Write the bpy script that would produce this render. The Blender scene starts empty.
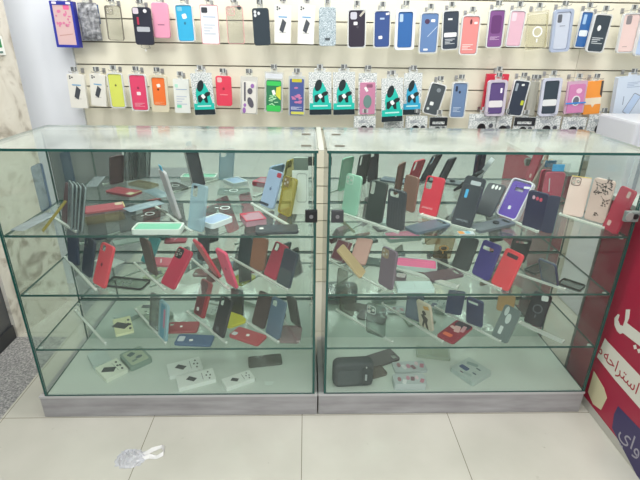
import bpy, math, random
from mathutils import Matrix, Vector
random.seed(7)
C = bpy.context.scene.collection
PI = math.pi

CAM = {'loc': [7.81306871692754e-07, -1.3504394637937798, 1.2962260886168757], 'R': [0.9995635050529111, -0.02662204722289122, 0.01280882383363566], 'U': [-0.0012987289373850037, 0.39354727216328134, 0.9193034634308671], 'F': [0.02951461789497133, 0.9189188273044048, -0.39334091594444065], 'f': 462.6142946949302}

CASES = [
    ('case', (-0.9292, 0.2505, 0.7305), 1.5755, 0.002, 0.0616, 0.1626, '9DB4CF', 'L1', 'pale blue translucent case leaning in the back left corner of the top shelf', {'clear': 1, 'th': 0.01}),
    ('sleeve', (-0.9152, 0.0293, 0.7425), -0.1722, 1.5705, 0.0493, 0.1676, 'A9AEB4', 'L1', 'silver plastic sleeve lying diagonally at the far left of the top shelf', {'kind': 'sleeve', 'th': 0.012}),
    ('case', (-0.8401, 0.0349, 0.7333), -0.9113, 0.7772, 0.0174, 0.1193, '8E8038', 'L1', 'thin gold-edged case leaning beside the silver sleeve at the far left', {'kind': 'case', 'narrow': 1, 'th': 0.004}),
    ('case', (-0.8127, 0.1195, 0.7329), -0.9028, 0.2768, 0.0615, 0.1297, '5B3F44', 'L1', 'dark maroon case seen edge-on before the row of clear cases', {'narrow': 1, 'th': 0.009}),
    ('case', (-0.767, 0.063, 0.7315), -0.9667, 0.1985, 0.0646, 0.1527, '8E979B', 'L1', 'first (leftmost) of the four clear cases standing edge-on at the left of the top shelf', {'narrow': 1, 'clear': 0.5, 'th': 0.005, 'rim': '7E8A8C'}),
    ('case', (-0.7533, 0.0542, 0.7316), -0.9712, 0.2149, 0.0643, 0.1522, '9DA6A8', 'L1', 'second of the four clear cases standing edge-on at the left of the top shelf', {'narrow': 1, 'clear': 0.5, 'th': 0.005, 'rim': '7E8A8C'}),
    ('case', (-0.7398, 0.0455, 0.7316), -0.9758, 0.2315, 0.064, 0.1517, '7E898D', 'L1', 'third of the four clear cases standing edge-on at the left of the top shelf', {'narrow': 1, 'clear': 0.5, 'th': 0.005, 'rim': '7E8A8C'}),
    ('case', (-0.7236, 0.0374, 0.7317), -0.981, 0.2476, 0.0636, 0.1511, '8F9A9C', 'L1', 'last (rightmost) of the four clear cases standing edge-on at the left of the top shelf', {'narrow': 1, 'clear': 0.5, 'th': 0.005, 'rim': '7E8A8C'}),
    ('case', (-0.7917, 0.2238, 0.7395), -1.1056, 1.5708, 0.0684, 0.1363, 'B0545E', 'L1', 'red flat case lying on the top shelf beside the edge-on clear cases', {'gold': 1, 'th': 0.009}),
    ('case', (-0.7409, 0.1177, 0.7395), -1.0513, 1.5708, 0.0638, 0.124, 'C9BD96', 'L1', 'gold-framed clear case lying in front of the red flat case', {'clear': 1, 'th': 0.009}),
    ('sleeve', (-0.6414, 0.2237, 0.7425), -0.7843, 1.5703, 0.0584, 0.1355, 'A8BAC4', 'L1', 'long clear plastic package lying diagonally beside the red flat case', {'kind': 'sleeve', 'th': 0.012}),
    ('case', (-0.5826, 0.1377, 0.7395), -0.7423, 1.5708, 0.0629, 0.1137, '97958F', 'L1', 'brownish clear case with metal rings lying behind the mint case', {'clear': 1, 'ring': 'C8C8C8', 'th': 0.009}),
    ('tray', (-0.5514, 0.044, 0.7445), -1.5699, 1.5711, 0.0665, 0.1535, '83CFB0', 'L1', 'mint green case in a white tray lying at the front of the top shelf', {'kind': 'tray', 'tray': 'E8F0EA', 'th': 0.014}),
    ('case', (-0.4518, 0.1712, 0.7305), -0.9974, -0.1947, 0.07, 0.173, 'C9C4C9', 'L1', 'pale pinkish white case leaning edge-on with a small light blue tag on top', {'narrow': 1, 'inner': '3A3F4A', 'tag': '3FB4DF', 'th': 0.009}),
    ('case', (-0.3608, 0.0431, 0.7327), -0.6263, 0.245, 0.0694, 0.1494, 'BCD6E2', 'L1', 'pale blue clear case standing at the front in the left half of the top shelf', {'cut': (0.28, 0.16, 0.36, 0.24), 'clear': 0.35, 'th': 0.009}),
    ('case', (-0.3581, 0.2472, 0.7395), -1.6129, 1.5708, 0.0712, 0.1272, 'C3D2D0', 'L1', 'clear case with a white ring lying in the middle of the top shelf', {'clear': 1, 'ring': 'F2F4F4', 'th': 0.009}),
    ('tray', (-0.334, 0.0801, 0.7445), -0.6765, 1.5708, 0.074, 0.093, 'A8BEE0', 'L1', 'lilac blue case in a white tray lying right of the pale blue clear case', {'kind': 'tray', 'tray': 'E6EEF2', 'th': 0.014}),
    ('pinkbox', (-0.2135, 0.1153, 0.7505), -1.1789, 1.5707, 0.0804, 0.0706, 'D9A4B4', 'L1', 'small clear packet with red edges lying in the middle of the top shelf', {'kind': 'pinkbox', 'th': 0.02}),
    ('case', (-0.1646, 0.0436, 0.7395), -1.4974, 1.5709, 0.0659, 0.1381, '3C434A', 'L1', 'dark grey case with a white sticker lying at the front right of the left cabinet', {'feat': [('price_sticker', 'r', 0.5, 0.86, 0.22, 0.1, 0, 'F2F2EE')], 'th': 0.009}),
    ('case', (-0.1497, 0.2722, 0.7337), -0.8191, 0.3694, 0.0763, 0.1396, 'A9BEDD', 'L1', 'pale blue case in clear wrap with a red tag on its upper corner', {'feat': [('tag', 'r', 0.85, 0.1, 0.3, 0.12, 0, 'C03048'), ('tag', 'r', 0.3, 0.93, 0.7, 0.07, 0, '30384A'), ('logo', 'a', 0.5, 0.5, 0.16, 0.18, 0, '5C7196')], 'th': 0.009}),
    ('case', (-0.0814, 0.1932, 0.7327), -0.9007, 0.2474, 0.0707, 0.1353, 'DCCB58', 'L1', 'yellow gold clear case with three lens rings in the right of the left cabinet', {'clear': 0.65, 'cam': 'sq', 'camc': '8A7440', 'rim': 'A8983C', 'th': 0.009}),
    ('outline', (-0.0222, 0.1985, 0.7331), -0.0035, 0.3294, 0.0573, 0.1546, 'D8DED8', 'L1', 'white case box with a phone outline behind the black lock', {'kind': 'outline', 'th': 0.008}),
    ('case', (0.1498, 0.1994, 0.7318), -0.8063, 0.15, 0.0692, 0.1429, 'A4D8C0', 'R1', 'mint green case with a square of lens cutouts near the dark grey lock', {'cam': 'sqline', 'camc': 'D9EDE2', 'th': 0.009}),
    ('case', (0.2264, 0.1289, 0.732), -0.7646, 0.1699, 0.0695, 0.14, '2E3A38', 'R1', 'black case with a tall slim lens cutout beside the mint green case', {'cut': (0.18, 0.17, 0.26, 0.3), 'th': 0.009}),
    ('case', (0.2893, 0.0631, 0.7305), -0.8024, -0.0063, 0.0681, 0.1342, '3C4148', 'R1', 'black ribbed case with a wide lens cutout at the front edge', {'cut': (0.38, 0.12, 0.5, 0.13), 'ribs': 1, 'th': 0.009}),
    ('case', (0.3667, 0.2433, 0.7313), -1.001, 0.0935, 0.0655, 0.1294, '8B6355', 'R1', 'brown wood-look case with a red lower corner on the top shelf', {'th': 0.009}),
    ('case', (0.43, 0.1922, 0.733), -0.7212, 0.279, 0.0704, 0.1385, 'E03048', 'R1', 'bright red case with a lens window standing on the top shelf', {'cut': (0.22, 0.18, 0.32, 0.3), 'txt': ('SAMSUNG', 0.42, 0.82, 'F3C9CC'), 'th': 0.009}),
    ('case', (0.3382, 0.0381, 0.7395), -1.0492, 1.5707, 0.0627, 0.1555, '5A6C7C', 'R1', 'slate blue case lying at the front of the top shelf before the bright red case', {'cut': (0.5, 0.1, 0.6, 0.1), 'th': 0.009}),
    ('case', (0.5529, 0.1711, 0.7336), -0.8449, 0.3537, 0.0769, 0.1466, '333B44', 'R1', 'black packaged case with a grey label behind the black case with blue film', {'feat': [('label', 'r', 0.6, 0.15, 0.5, 0.1, 0, 'C4CAD0')], 'th': 0.009}),
    ('case', (0.5139, 0.0788, 0.7341), -0.7443, 0.4126, 0.0712, 0.1444, '2B323C', 'R1', 'black case with blue film in its lens cutout on the top shelf', {'cut': (0.3, 0.2, 0.3, 0.3), 'feat': [('film', 'r', 0.33, 0.22, 0.14, 0.2, 0, '3FA8DC')], 'txt': ('SAMSUNG', 0.5, 0.85, 'A0A8B0'), 'th': 0.009}),
    ('case', (0.6296, 0.1938, 0.7368), -0.7873, 0.7756, 0.0666, 0.1318, '343A44', 'R1', 'black case with a row of three lens holes left of the purple case', {'feat': [('lens', 'e', 0.35, 0.12, 0.14, 0.14, 0, 'E8E8E8'), ('lens', 'e', 0.55, 0.12, 0.14, 0.14, 0, 'E8E8E8'), ('lens', 'e', 0.74, 0.13, 0.1, 0.1, 0, 'E8E8E8')], 'th': 0.009}),
    ('case', (0.5516, 0.0525, 0.7395), -1.1109, 1.5706, 0.0604, 0.1685, '636C74', 'R1', 'grey case with a round ring holder lying at the front of the top shelf', {'cut': (0.5, 0.12, 0.6, 0.1), 'knob': '3A4046', 'th': 0.009}),
    ('tray', (0.7022, 0.1624, 0.7367), -1.0616, 0.4603, 0.086, 0.1416, '6A4FB5', 'R1', 'purple case in a white tray standing on the top shelf', {'kind': 'tray', 'm': 0.07, 'tray': 'E9E6F2', 'cut': (0.5, 0.2, 0.45, 0.1), 'feat': [('price_sticker', 'r', 0.45, 0.72, 0.14, 0.1, 10, 'F0F0F8'), ('price_sticker', 'r', 0.82, 0.1, 0.3, 0.06, 10, 'F4F4F8')], 'th': 0.014}),
    ('case', (0.7493, 0.0642, 0.7306), -0.9142, 0.0122, 0.0684, 0.1292, '25264A', 'R1', 'dark navy flip case standing open with pink lens holes', {'flip': 1, 'feat': [('lens', 'e', 0.32, 0.16, 0.14, 0.1, 0, 'D8B0C4'), ('lens', 'e', 0.5, 0.17, 0.14, 0.1, 0, 'D44C66'), ('lens', 'e', 0.68, 0.18, 0.14, 0.1, 0, 'D44C66')], 'th': 0.009}),
    ('bag', (0.9417, 0.3266, 0.7305), -0.0427, -0.0028, 0.0889, 0.1534, 'EE3E68', 'R1', 'pink red case in a clear bag with a light blue hanger card', {'kind': 'bag', 'hanger': '3FA4DE', 'th': 0.012}),
    ('case', (0.9549, 0.1866, 0.7335), -0.5653, 0.3434, 0.066, 0.1429, 'E6C9C0', 'R1', 'pale pink wallet case with a squared lens patch left of the floral one', {'cam': 'sqline', 'camc': '6B5048', 'gilt': 1, 'th': 0.009}),
    ('case', (1.0053, 0.1393, 0.7308), -0.9485, 0.0362, 0.0686, 0.1509, 'E5C8BF', 'R1', 'pale pink wallet case printed with black flowers', {'flowers': 1, 'th': 0.009}),
    ('case', (1.0003, 0.0471, 0.7322), -1.5701, 0.187, 0.0723, 0.1499, 'B03048', 'R1', 'dark red book case standing at the right end of the top shelf', {'feat': [('label', 'r', 0.72, 0.12, 0.2, 0.14, 0, 'C4AAA4'), ('label', 'r', 0.35, 0.83, 0.22, 0.12, 0, 'D9B4B0')], 'th': 0.009}),
    ('sachet', (0.4908, 0.023, 0.7345), -1.5033, 1.5708, 0.0244, 0.0534, 'D8C8A8', 'R1', 'small orange and blue paper packet lying at the front of the top shelf', {'kind': 'sachet', 'th': 0.004}),
    ('case', (-0.8765, 0.2332, 0.5194), -0.674, 0.166, 0.0714, 0.1303, '2F3C55', 'L2', 'dark navy case farthest left on the middle shelf', {'th': 0.009}),
    ('case', (-0.7879, 0.1397, 0.5205), -0.7464, 0.2822, 0.0706, 0.1372, '2E3B4C', 'L2', 'dark blue black case beside the coral red one on the middle shelf', {'cut': (0.2, 0.15, 0.25, 0.25), 'th': 0.009}),
    ('case', (-0.7114, 0.0604, 0.5215), -0.703, 0.4023, 0.0793, 0.1471, 'E8505C', 'L2', 'coral red case standing at the front left of the middle shelf', {'cut': (0.25, 0.12, 0.38, 0.14), 'cutc': 0, 'feat': [('logo', 'a', 0.42, 0.5, 0.16, 0.18, 0, '80303A')], 'th': 0.009}),
    ('card', (-0.7939, 0.2803, 0.522), -2.0966, 1.5708, 0.0537, 0.106, 'D5E0DA', 'L2', 'white card lying behind the coral red case', {'kind': 'card', 'th': 0.004}),
    ('case', (-0.6875, 0.0887, 0.527), -1.7816, 1.5709, 0.0645, 0.1439, '9DB0A6', 'L2', 'clear case with black rim and grey ring at the front of the middle shelf', {'clear': 1, 'ring': '6A7874', 'rim': '2A2E30', 'th': 0.009}),
    ('case', (-0.6067, 0.2352, 0.5232), -0.5297, 0.6234, 0.0547, 0.103, '3F8A8C', 'L2', 'teal case standing behind the dark brown edge-on case', {'th': 0.009}),
    ('case', (-0.5582, 0.156, 0.518), -0.7871, -0.0919, 0.0698, 0.1382, '54443F', 'L2', 'dark brown case seen nearly edge-on beside the teal case', {'narrow': 1, 'th': 0.009}),
    ('case', (-0.5934, 0.2485, 0.527), -1.6809, 1.5708, 0.0651, 0.0882, 'D86478', 'L2', 'pink case with a pale tick lying behind the dark brown case', {'feat': [('print', 'r', 0.5, 0.5, 0.5, 0.06, 20, 'F2D8DC')], 'th': 0.009}),
    ('case', (-0.4771, 0.0518, 0.5236), -0.7246, 0.6832, 0.0784, 0.1424, 'C22E4E', 'L2', 'crimson case with a black lens frame standing on the middle shelf', {'cam': 'tri', 'camc': '1E1E22', 'th': 0.009}),
    ('case', (-0.3247, 0.1425, 0.518), -0.943, -0.4161, 0.0697, 0.1592, 'DC4458', 'L2', 'red case leaning to the left seen nearly edge-on', {'narrow': 1, 'th': 0.009}),
    ('case', (-0.3989, 0.2587, 0.5192), -0.6644, 0.1377, 0.0588, 0.1031, '2F3A40', 'L2', 'black case standing at the back behind the leaning red case', {'th': 0.009}),
    ('case', (-0.2568, 0.0605, 0.518), -0.8493, -0.2449, 0.0645, 0.1495, 'F0587C', 'L2', 'bright pink case leaning left in the middle of the left cabinet', {'narrow': 1, 'feat': [('logo', 'a', 0.5, 0.5, 0.16, 0.18, 0, 'A03858')], 'th': 0.009}),
    ('case', (-0.2404, 0.2393, 0.5199), -0.703, 0.2235, 0.0654, 0.1075, '35464A', 'L2', 'dark slate case at the back end of the right-hand white bar', {'th': 0.009}),
    ('case', (-0.1862, 0.1876, 0.5201), -0.6729, 0.2456, 0.0705, 0.1221, '94674F', 'L2', 'tan brown case on the middle shelf of the left cabinet', {'th': 0.009}),
    ('case', (-0.1335, 0.1186, 0.5221), -0.8626, 0.4783, 0.0713, 0.1296, 'B03A50', 'L2', 'dark red case with an open lens window beside the tan brown case', {'cut': (0.25, 0.14, 0.34, 0.2), 'rimcut': 1, 'th': 0.009}),
    ('case', (-0.0841, 0.0581, 0.5208), -0.8762, 0.3256, 0.071, 0.129, '2C3E4C', 'L2', 'dark teal black two-tone case at the front end of the white bar', {'feat': [('print', 'r', 0.5, 0.75, 0.94, 0.44, 0, '46565A')], 'th': 0.009}),
    ('card', (0.1139, 0.2465, 0.5288), -0.7437, 0.5703, 0.059, 0.0819, '7C4450', 'R2', 'dark red case box in the back left corner of the right middle shelf', {'kind': 'card', 'th': 0.02}),
    ('case', (0.2086, 0.1357, 0.5242), 1.153, 0.7744, 0.0595, 0.1326, 'CDB083', 'R2', 'tan gold case leaning far over to the left with a white top edge', {'th': 0.009}),
    ('case', (0.1929, 0.226, 0.5257), -0.3833, 1.0345, 0.0646, 0.1226, 'C08E84', 'R2', 'dusty rose case standing behind the leaning tan gold case', {'th': 0.009}),
    ('case', (0.2208, 0.2563, 0.527), -1.8773, 1.5707, 0.0596, 0.081, '41544E', 'R2', 'dark green case lying behind the mauve case', {'cut': (0.5, 0.16, 0.5, 0.16), 'th': 0.009}),
    ('case', (0.2704, 0.0523, 0.5186), -0.9975, 0.0688, 0.0711, 0.1419, '80707E', 'R2', 'mauve case with three lenses in a gold square on the right middle shelf', {'cam': 'sq', 'camc': 'AA977C', 'th': 0.009}),
    ('tray', (0.3428, 0.2283, 0.532), -1.7913, 1.5707, 0.0832, 0.1513, 'FA72A4', 'R2', 'bright pink case in a clear tray lying in the middle of the right cabinet', {'kind': 'tray', 'm': 0.05, 'tray': 'CFE0DA', 'th': 0.014}),
    ('card', (0.3084, 0.0405, 0.533), -1.5703, 1.5711, 0.0596, 0.1263, 'D2E8E4', 'R2', 'white case box lying at the front of the right middle shelf', {'kind': 'card', 'th': 0.015}),
    ('case', (0.31, 0.1164, 0.527), -1.8416, 1.5708, 0.0686, 0.0481, '5A4C54', 'R2', 'small dark case with two white lens rings lying beside the mauve case', {'cam': 'sq', 'camc': 'C8C4C4', 'th': 0.009}),
    ('case', (0.5315, 0.2823, 0.518), -0.1923, -0.5333, 0.0671, 0.1435, 'C0A46A', 'R2', 'clear case with a gold ring border standing at the back of the right middle shelf', {'clear': 1, 'ring': 'D8A85A', 'th': 0.009}),
    ('case', (0.4361, 0.1164, 0.527), -1.2603, 1.5708, 0.063, 0.1356, '6E5A62', 'R2', 'dark mauve case lying behind the fallen white bar', {'cut': (0.5, 0.12, 0.55, 0.12), 'th': 0.009}),
    ('case', (0.5727, 0.185, 0.522), -0.776, 0.4635, 0.0681, 0.1263, '3C4444', 'R2', 'black case with a diagonal sheen beside the purple blue one', {'feat': [], 'th': 0.009}),
    ('case', (0.6259, 0.1196, 0.5207), -1.0242, 0.3112, 0.0765, 0.1348, '473F8C', 'R2', 'purple blue case with a wide lens slot on the right middle shelf', {'cut': (0.42, 0.2, 0.6, 0.1), 'th': 0.009}),
    ('case', (0.6667, 0.0453, 0.5212), -1.12, 0.3657, 0.0749, 0.1374, 'F24852', 'R2', 'bright orange red case with a dark lens slot on the right middle shelf', {'feat': [('lens_bar', 'r', 0.5, 0.14, 0.6, 0.1, 0, '4A2A34')], 'th': 0.009}),
    ('case', (0.8147, 0.2508, 0.518), -0.3367, -0.4894, 0.0656, 0.1398, '2B2F34', 'R2', 'black case standing behind the bright orange red one', {'cut': (0.5, 0.14, 0.6, 0.1), 'th': 0.009}),
    ('case', (0.8644, 0.0774, 0.518), -1.0484, -0.4756, 0.0627, 0.1099, '9AA2A4', 'R2', 'grey clear case with a dark blue rim leaning at the right of the middle shelf', {'clear': 0.4, 'rim': '3A4468', 'th': 0.009}),
    ('case', (0.9067, 0.0864, 0.527), -2.4188, 1.5707, 0.0557, 0.0761, '9AA8A4', 'R2', 'clear case with a dark rim lying at the right end of the middle shelf', {'clear': 1, 'rim': '303A38', 'th': 0.009}),
    ('case', (0.8247, 0.1555, 0.527), -0.977, 1.5709, 0.0454, 0.0938, '9AA8A4', 'R2', 'small clear case lying behind the grey clear case with the blue rim', {'clear': 1, 'rim': '4A5452', 'th': 0.009}),
    ('cardphone', (-0.7156, 0.1254, 0.3103), -1.1143, 1.5708, 0.1134, 0.063, 'D9DEB4', 'L3', 'pale yellow card printed with a small dark phone on the lower shelf', {'kind': 'cardphone', 'th': 0.009}),
    ('case', (-0.5723, 0.1231, 0.3029), -0.792, 0.1803, 0.0633, 0.1385, '8A9490', 'L3', 'grey clear case seen edge-on behind the blue and pink clear one', {'narrow': 1, 'clear': 0.5, 'th': 0.009}),
    ('case', (-0.5229, 0.0601, 0.3029), -0.8728, 0.1783, 0.065, 0.1446, '8FB4BC', 'L3', 'clear case with blue and pink glitter seen edge-on on the lower shelf', {'narrow': 1, 'feat': [('print', 'r', 0.5, 0.5, 0.5, 0.9, 0, '5E9CB0'), ('print', 'r', 0.7, 0.4, 0.2, 0.5, 0, 'C07A92')], 'th': 0.009}),
    ('case', (-0.5195, 0.1269, 0.3103), -1.5393, 1.5708, 0.0661, 0.1148, 'A34C50', 'L3', 'dark red clear case lying at the back of the left lower shelf', {'feat': [('price_sticker', 'r', 0.5, 0.55, 0.16, 0.08, 10, 'F2F2EE')], 'cut': (0.25, 0.88, 0.3, 0.12), 'th': 0.009}),
    ('case', (-0.3348, 0.0411, 0.3103), 1.4884, 1.5708, 0.0608, 0.1322, '4E6A8A', 'L3', 'slate blue case lying at the front of the left lower shelf', {'cut': (0.5, 0.14, 0.5, 0.18), 'cutc': 'C9D4D8', 'feat': [('price_sticker', 'r', 0.4, 0.42, 0.2, 0.1, 10, 'F2F2EE')], 'th': 0.009}),
    ('case', (-0.4236, 0.2087, 0.3045), -0.7871, 0.3672, 0.0687, 0.1455, 'A8323C', 'L3', 'red and dark case leaning back on the left lower shelf', {'feat': [('print', 'r', 0.4, 0.5, 0.7, 0.94, 0, '6E3038'), ('price_sticker', 'r', 0.35, 0.82, 0.22, 0.1, 10, 'F2F2EE')], 'th': 0.009}),
    ('case', (-0.327, 0.0804, 0.3044), -0.8503, 0.3528, 0.0719, 0.1481, '2C3234', 'L3', 'black case with an open lens slot standing on the left lower shelf', {'cut': (0.25, 0.15, 0.3, 0.2), 'feat': [('label', 'r', 0.4, 0.85, 0.24, 0.1, 0, '5A6468')], 'th': 0.009}),
    ('case', (-0.3228, 0.1638, 0.3103), -0.9451, 1.5708, 0.1075, 0.0821, 'D8D23C', 'L3', 'yellow case lying behind the black case with the open lens slot', {'th': 0.009}),
    ('case', (-0.2753, 0.2168, 0.3023), -0.5209, 0.1068, 0.0581, 0.1102, '333C3C', 'L3', 'dark case standing behind the yellow case', {'th': 0.009}),
    ('case', (-0.1567, 0.0394, 0.3103), 1.0705, 1.5709, 0.0657, 0.1278, 'B45054', 'L3', 'red clear case with white stickers lying on the left lower shelf', {'cut': (0.3, 0.12, 0.3, 0.16), 'cutc': 'D8DCDC', 'feat': [('price_sticker', 'r', 0.5, 0.5, 0.2, 0.1, 10, 'F2F2EE')], 'th': 0.009}),
    ('case', (-0.1863, 0.1356, 0.3046), -0.7631, 0.3682, 0.0699, 0.1331, '514846', 'L3', 'dark brown case standing beside the slate blue one on the left lower shelf', {'th': 0.009}),
    ('case', (-0.1271, 0.0698, 0.3038), -0.797, 0.2789, 0.0738, 0.1461, '5F7688', 'L3', 'slate blue case with an open lens window standing on the left lower shelf', {'cut': (0.25, 0.14, 0.36, 0.16), 'th': 0.009}),
    ('case', (-0.0432, 0.1475, 0.3013), -0.9808, -0.1537, 0.0621, 0.1329, '474A46', 'L3', 'dark grey case seen nearly edge-on at the right of the left lower shelf', {'narrow': 1, 'th': 0.009}),
    ('case', (-0.0184, 0.079, 0.3103), 1.4907, 1.5707, 0.1026, 0.0824, 'B49A9E', 'L3', 'pale pink clear case lying behind the slate blue case', {'clear': 0.6, 'th': 0.009}),
    ('case', (0.1558, 0.2275, 0.3018), -0.867, 0.0509, 0.0757, 0.0928, 'A6A79C', 'R3', 'brownish grey clear case at the far left of the right lower shelf', {'clear': 0.8, 'th': 0.009}),
    ('case', (0.2538, 0.0769, 0.3013), -0.6028, -0.0985, 0.0764, 0.1343, 'A4B2AC', 'R3', 'clear case with an outlined lens patch on the right lower shelf', {'clear': 1, 'cam': 'sqline', 'camc': 'D0DAD6', 'th': 0.009}),
    ('case', (0.4155, 0.1818, 0.3014), -0.6992, 0.0077, 0.0681, 0.1227, '7C8CA0', 'R3', 'blue grey translucent case behind the white case with a black figure', {'clear': 0.3, 'th': 0.009}),
    ('case', (0.4543, 0.1193, 0.3013), -0.9227, -0.2931, 0.0649, 0.1321, 'D6CDB8', 'R3', 'white case with a black printed figure and gold corner', {'feat': [('print', 'figure', 0.5, 0.6, 0.8, 0.8, 0, '4A453E'), ('print', 'r', 0.7, 0.14, 0.4, 0.12, 20, 'D8A85A')], 'th': 0.009}),
    ('case', (0.5853, 0.217, 0.3013), -0.2774, -0.3793, 0.0635, 0.1411, '38466A', 'R3', 'dark navy case at the back of the right lower shelf', {'th': 0.009}),
    ('case', (0.6443, 0.1408, 0.3013), -0.7661, -0.2533, 0.0651, 0.1306, '3D496A', 'R3', 'navy case with a pale lens slot on the right lower shelf', {'cut': (0.42, 0.14, 0.6, 0.1), 'th': 0.009}),
    ('case', (0.503, 0.0413, 0.3103), -0.8113, 1.5708, 0.0709, 0.1483, '9A2C3C', 'R3', 'red patterned case with dark corner lying on the right lower shelf', {'feat': [('print', 'r', 0.55, 0.15, 0.8, 0.26, 0, '3C3440'), ('print', 'r', 0.5, 0.4, 0.3, 0.3, 20, 'E6B8B4'), ('print', 'r', 0.75, 0.3, 0.2, 0.3, 10, 'D8A4A8'), ('print', 'r', 0.25, 0.4, 0.3, 0.1, -20, 'E8C4BC'), ('print', 'r', 0.4, 0.78, 0.5, 0.14, 0, 'E8704C')], 'th': 0.009}),
    ('case', (0.7016, 0.0417, 0.3049), -1.0079, 0.4098, 0.0657, 0.1302, '6F7E7C', 'R3', 'grey case with two pale holes standing on the right lower shelf', {'feat': [('hole', 'e', 0.28, 0.16, 0.24, 0.28, 0, 'C8D4D0'), ('hole', 'e', 0.52, 0.34, 0.3, 0.3, 0, 'C8D4D0'), ('price_sticker', 'r', 0.38, 0.72, 0.2, 0.24, 0, 'D4DEDA')], 'th': 0.009}),
    ('case', (0.8015, 0.2348, 0.3038), -0.377, 0.275, 0.065, 0.07, 'B08E5A', 'R3', 'tan orange case behind the grey case with two pale holes', {'th': 0.009}),
    ('case', (0.8574, 0.1944, 0.3035), -0.2811, 0.249, 0.0342, 0.0971, 'A8B4B0', 'R3', 'clear case with a pale lens window left of the black ring case', {'clear': 1, 'cam': 'sq', 'camc': '707C7A', 'th': 0.009}),
    ('case', (0.8693, 0.137, 0.3049), -0.7951, 0.412, 0.0689, 0.1306, '25292E', 'R3', 'black case with a grey ring and white sticker on the right lower shelf', {'ring': '5A6064', 'feat': [('price_sticker', 'r', 0.68, 0.14, 0.36, 0.16, 10, 'E4E8E4')], 'th': 0.009}),
    ('card', (-0.8583, 0.1743, 0.1223), -0.9237, 1.5709, 0.0972, 0.068, 'C4D2CC', 'LB', 'blank white card box lying at the left of the left cabinet floor', {'kind': 'card', 'th': 0.02}),
    ('cardphone', (-0.7865, 0.096, 0.1203), -0.7674, 1.5708, 0.0963, 0.0861, 'E6EBDA', 'LB', 'white case box printed with a dark phone lying at the left of the cabinet floor', {'kind': 'cardphone', 'th': 0.018}),
    ('framed', (-0.649, 0.1569, 0.1223), 0.7482, 1.5708, 0.0901, 0.1134, 'A9BAA6', 'LB', 'clear framed box with a patterned case lying under the lower shelf', {'kind': 'framed', 'th': 0.02}),
    ('cardphone', (-0.535, 0.1125, 0.1203), -1.1651, 1.5708, 0.0767, 0.1272, 'E8EDE6', 'LB', 'white phone case box lying at the back of the group of three', {'kind': 'cardphone', 'th': 0.018}),
    ('cardphone', (-0.482, 0.0424, 0.1203), -1.189, 1.5709, 0.0685, 0.139, 'E8EDE6', 'LB', 'white phone case box lying in front of another in the group of three', {'kind': 'cardphone', 'th': 0.018}),
    ('cardphone', (-0.3071, 0.0345, 0.1203), -1.0598, 1.5709, 0.0553, 0.1136, 'E8EDE6', 'LB', 'white phone case box lying rightmost of the group of three', {'kind': 'cardphone', 'th': 0.018}),
    ('case', (-0.233, 0.1755, 0.1113), -1.4127, 1.5708, 0.0651, 0.135, '8E9088', 'LB', 'grey brown clear case lying at the right of the left cabinet floor', {'clear': 0.5, 'th': 0.009}),
    ('scrap', (-0.1581, 0.0523, 0.1033), -1.3952, 1.5708, 0.029, 0.0386, 'D8E2DA', 'LB', 'small white paper scrap lying on the left cabinet floor', {'kind': 'scrap', 'th': 0.001}),
    ('case', (0.2516, 0.1681, 0.1113), -1.1306, 1.5708, 0.0784, 0.1317, '5E5A5A', 'RB', 'dark brown case lying behind the grey pouch', {'cut': (0.7, 0.15, 0.3, 0.16), 'th': 0.009}),
    ('case', (0.1936, 0.0874, 0.1113), -1.2086, 1.5708, 0.0716, 0.1219, '9A918A', 'RB', 'dull beige clear case lying between the grey pouch and the pink box', {'clear': 0.5, 'th': 0.009}),
    ('pinkpack', (0.3467, 0.1333, 0.1123), -1.504, 1.5708, 0.0627, 0.1308, 'A58C8E', 'RB', 'flat clear package with pink and white accessories lying behind the pink box', {'kind': 'pinkpack', 'th': 0.01}),
    ('pinkpack', (0.3294, 0.0394, 0.1323), -1.5697, 1.5709, 0.0574, 0.1209, 'B08A92', 'RB', 'pink and white patterned box lying at the front of the right cabinet floor', {'kind': 'pinkpack', 'th': 0.03}),
    ('card', (0.4616, 0.2402, 0.1143), -1.7706, 1.5708, 0.068, 0.1361, 'A8B4A0', 'RB', 'flat greenish white box lying at the back of the right cabinet floor', {'kind': 'card', 'th': 0.012}),
    ('patbox', (0.5999, 0.0721, 0.1223), -0.987, 1.5708, 0.1102, 0.1147, 'B9C6C0', 'RB', 'white patterned case box with a dark blue patch lying at the right', {'kind': 'patbox', 'th': 0.02}),
]

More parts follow.
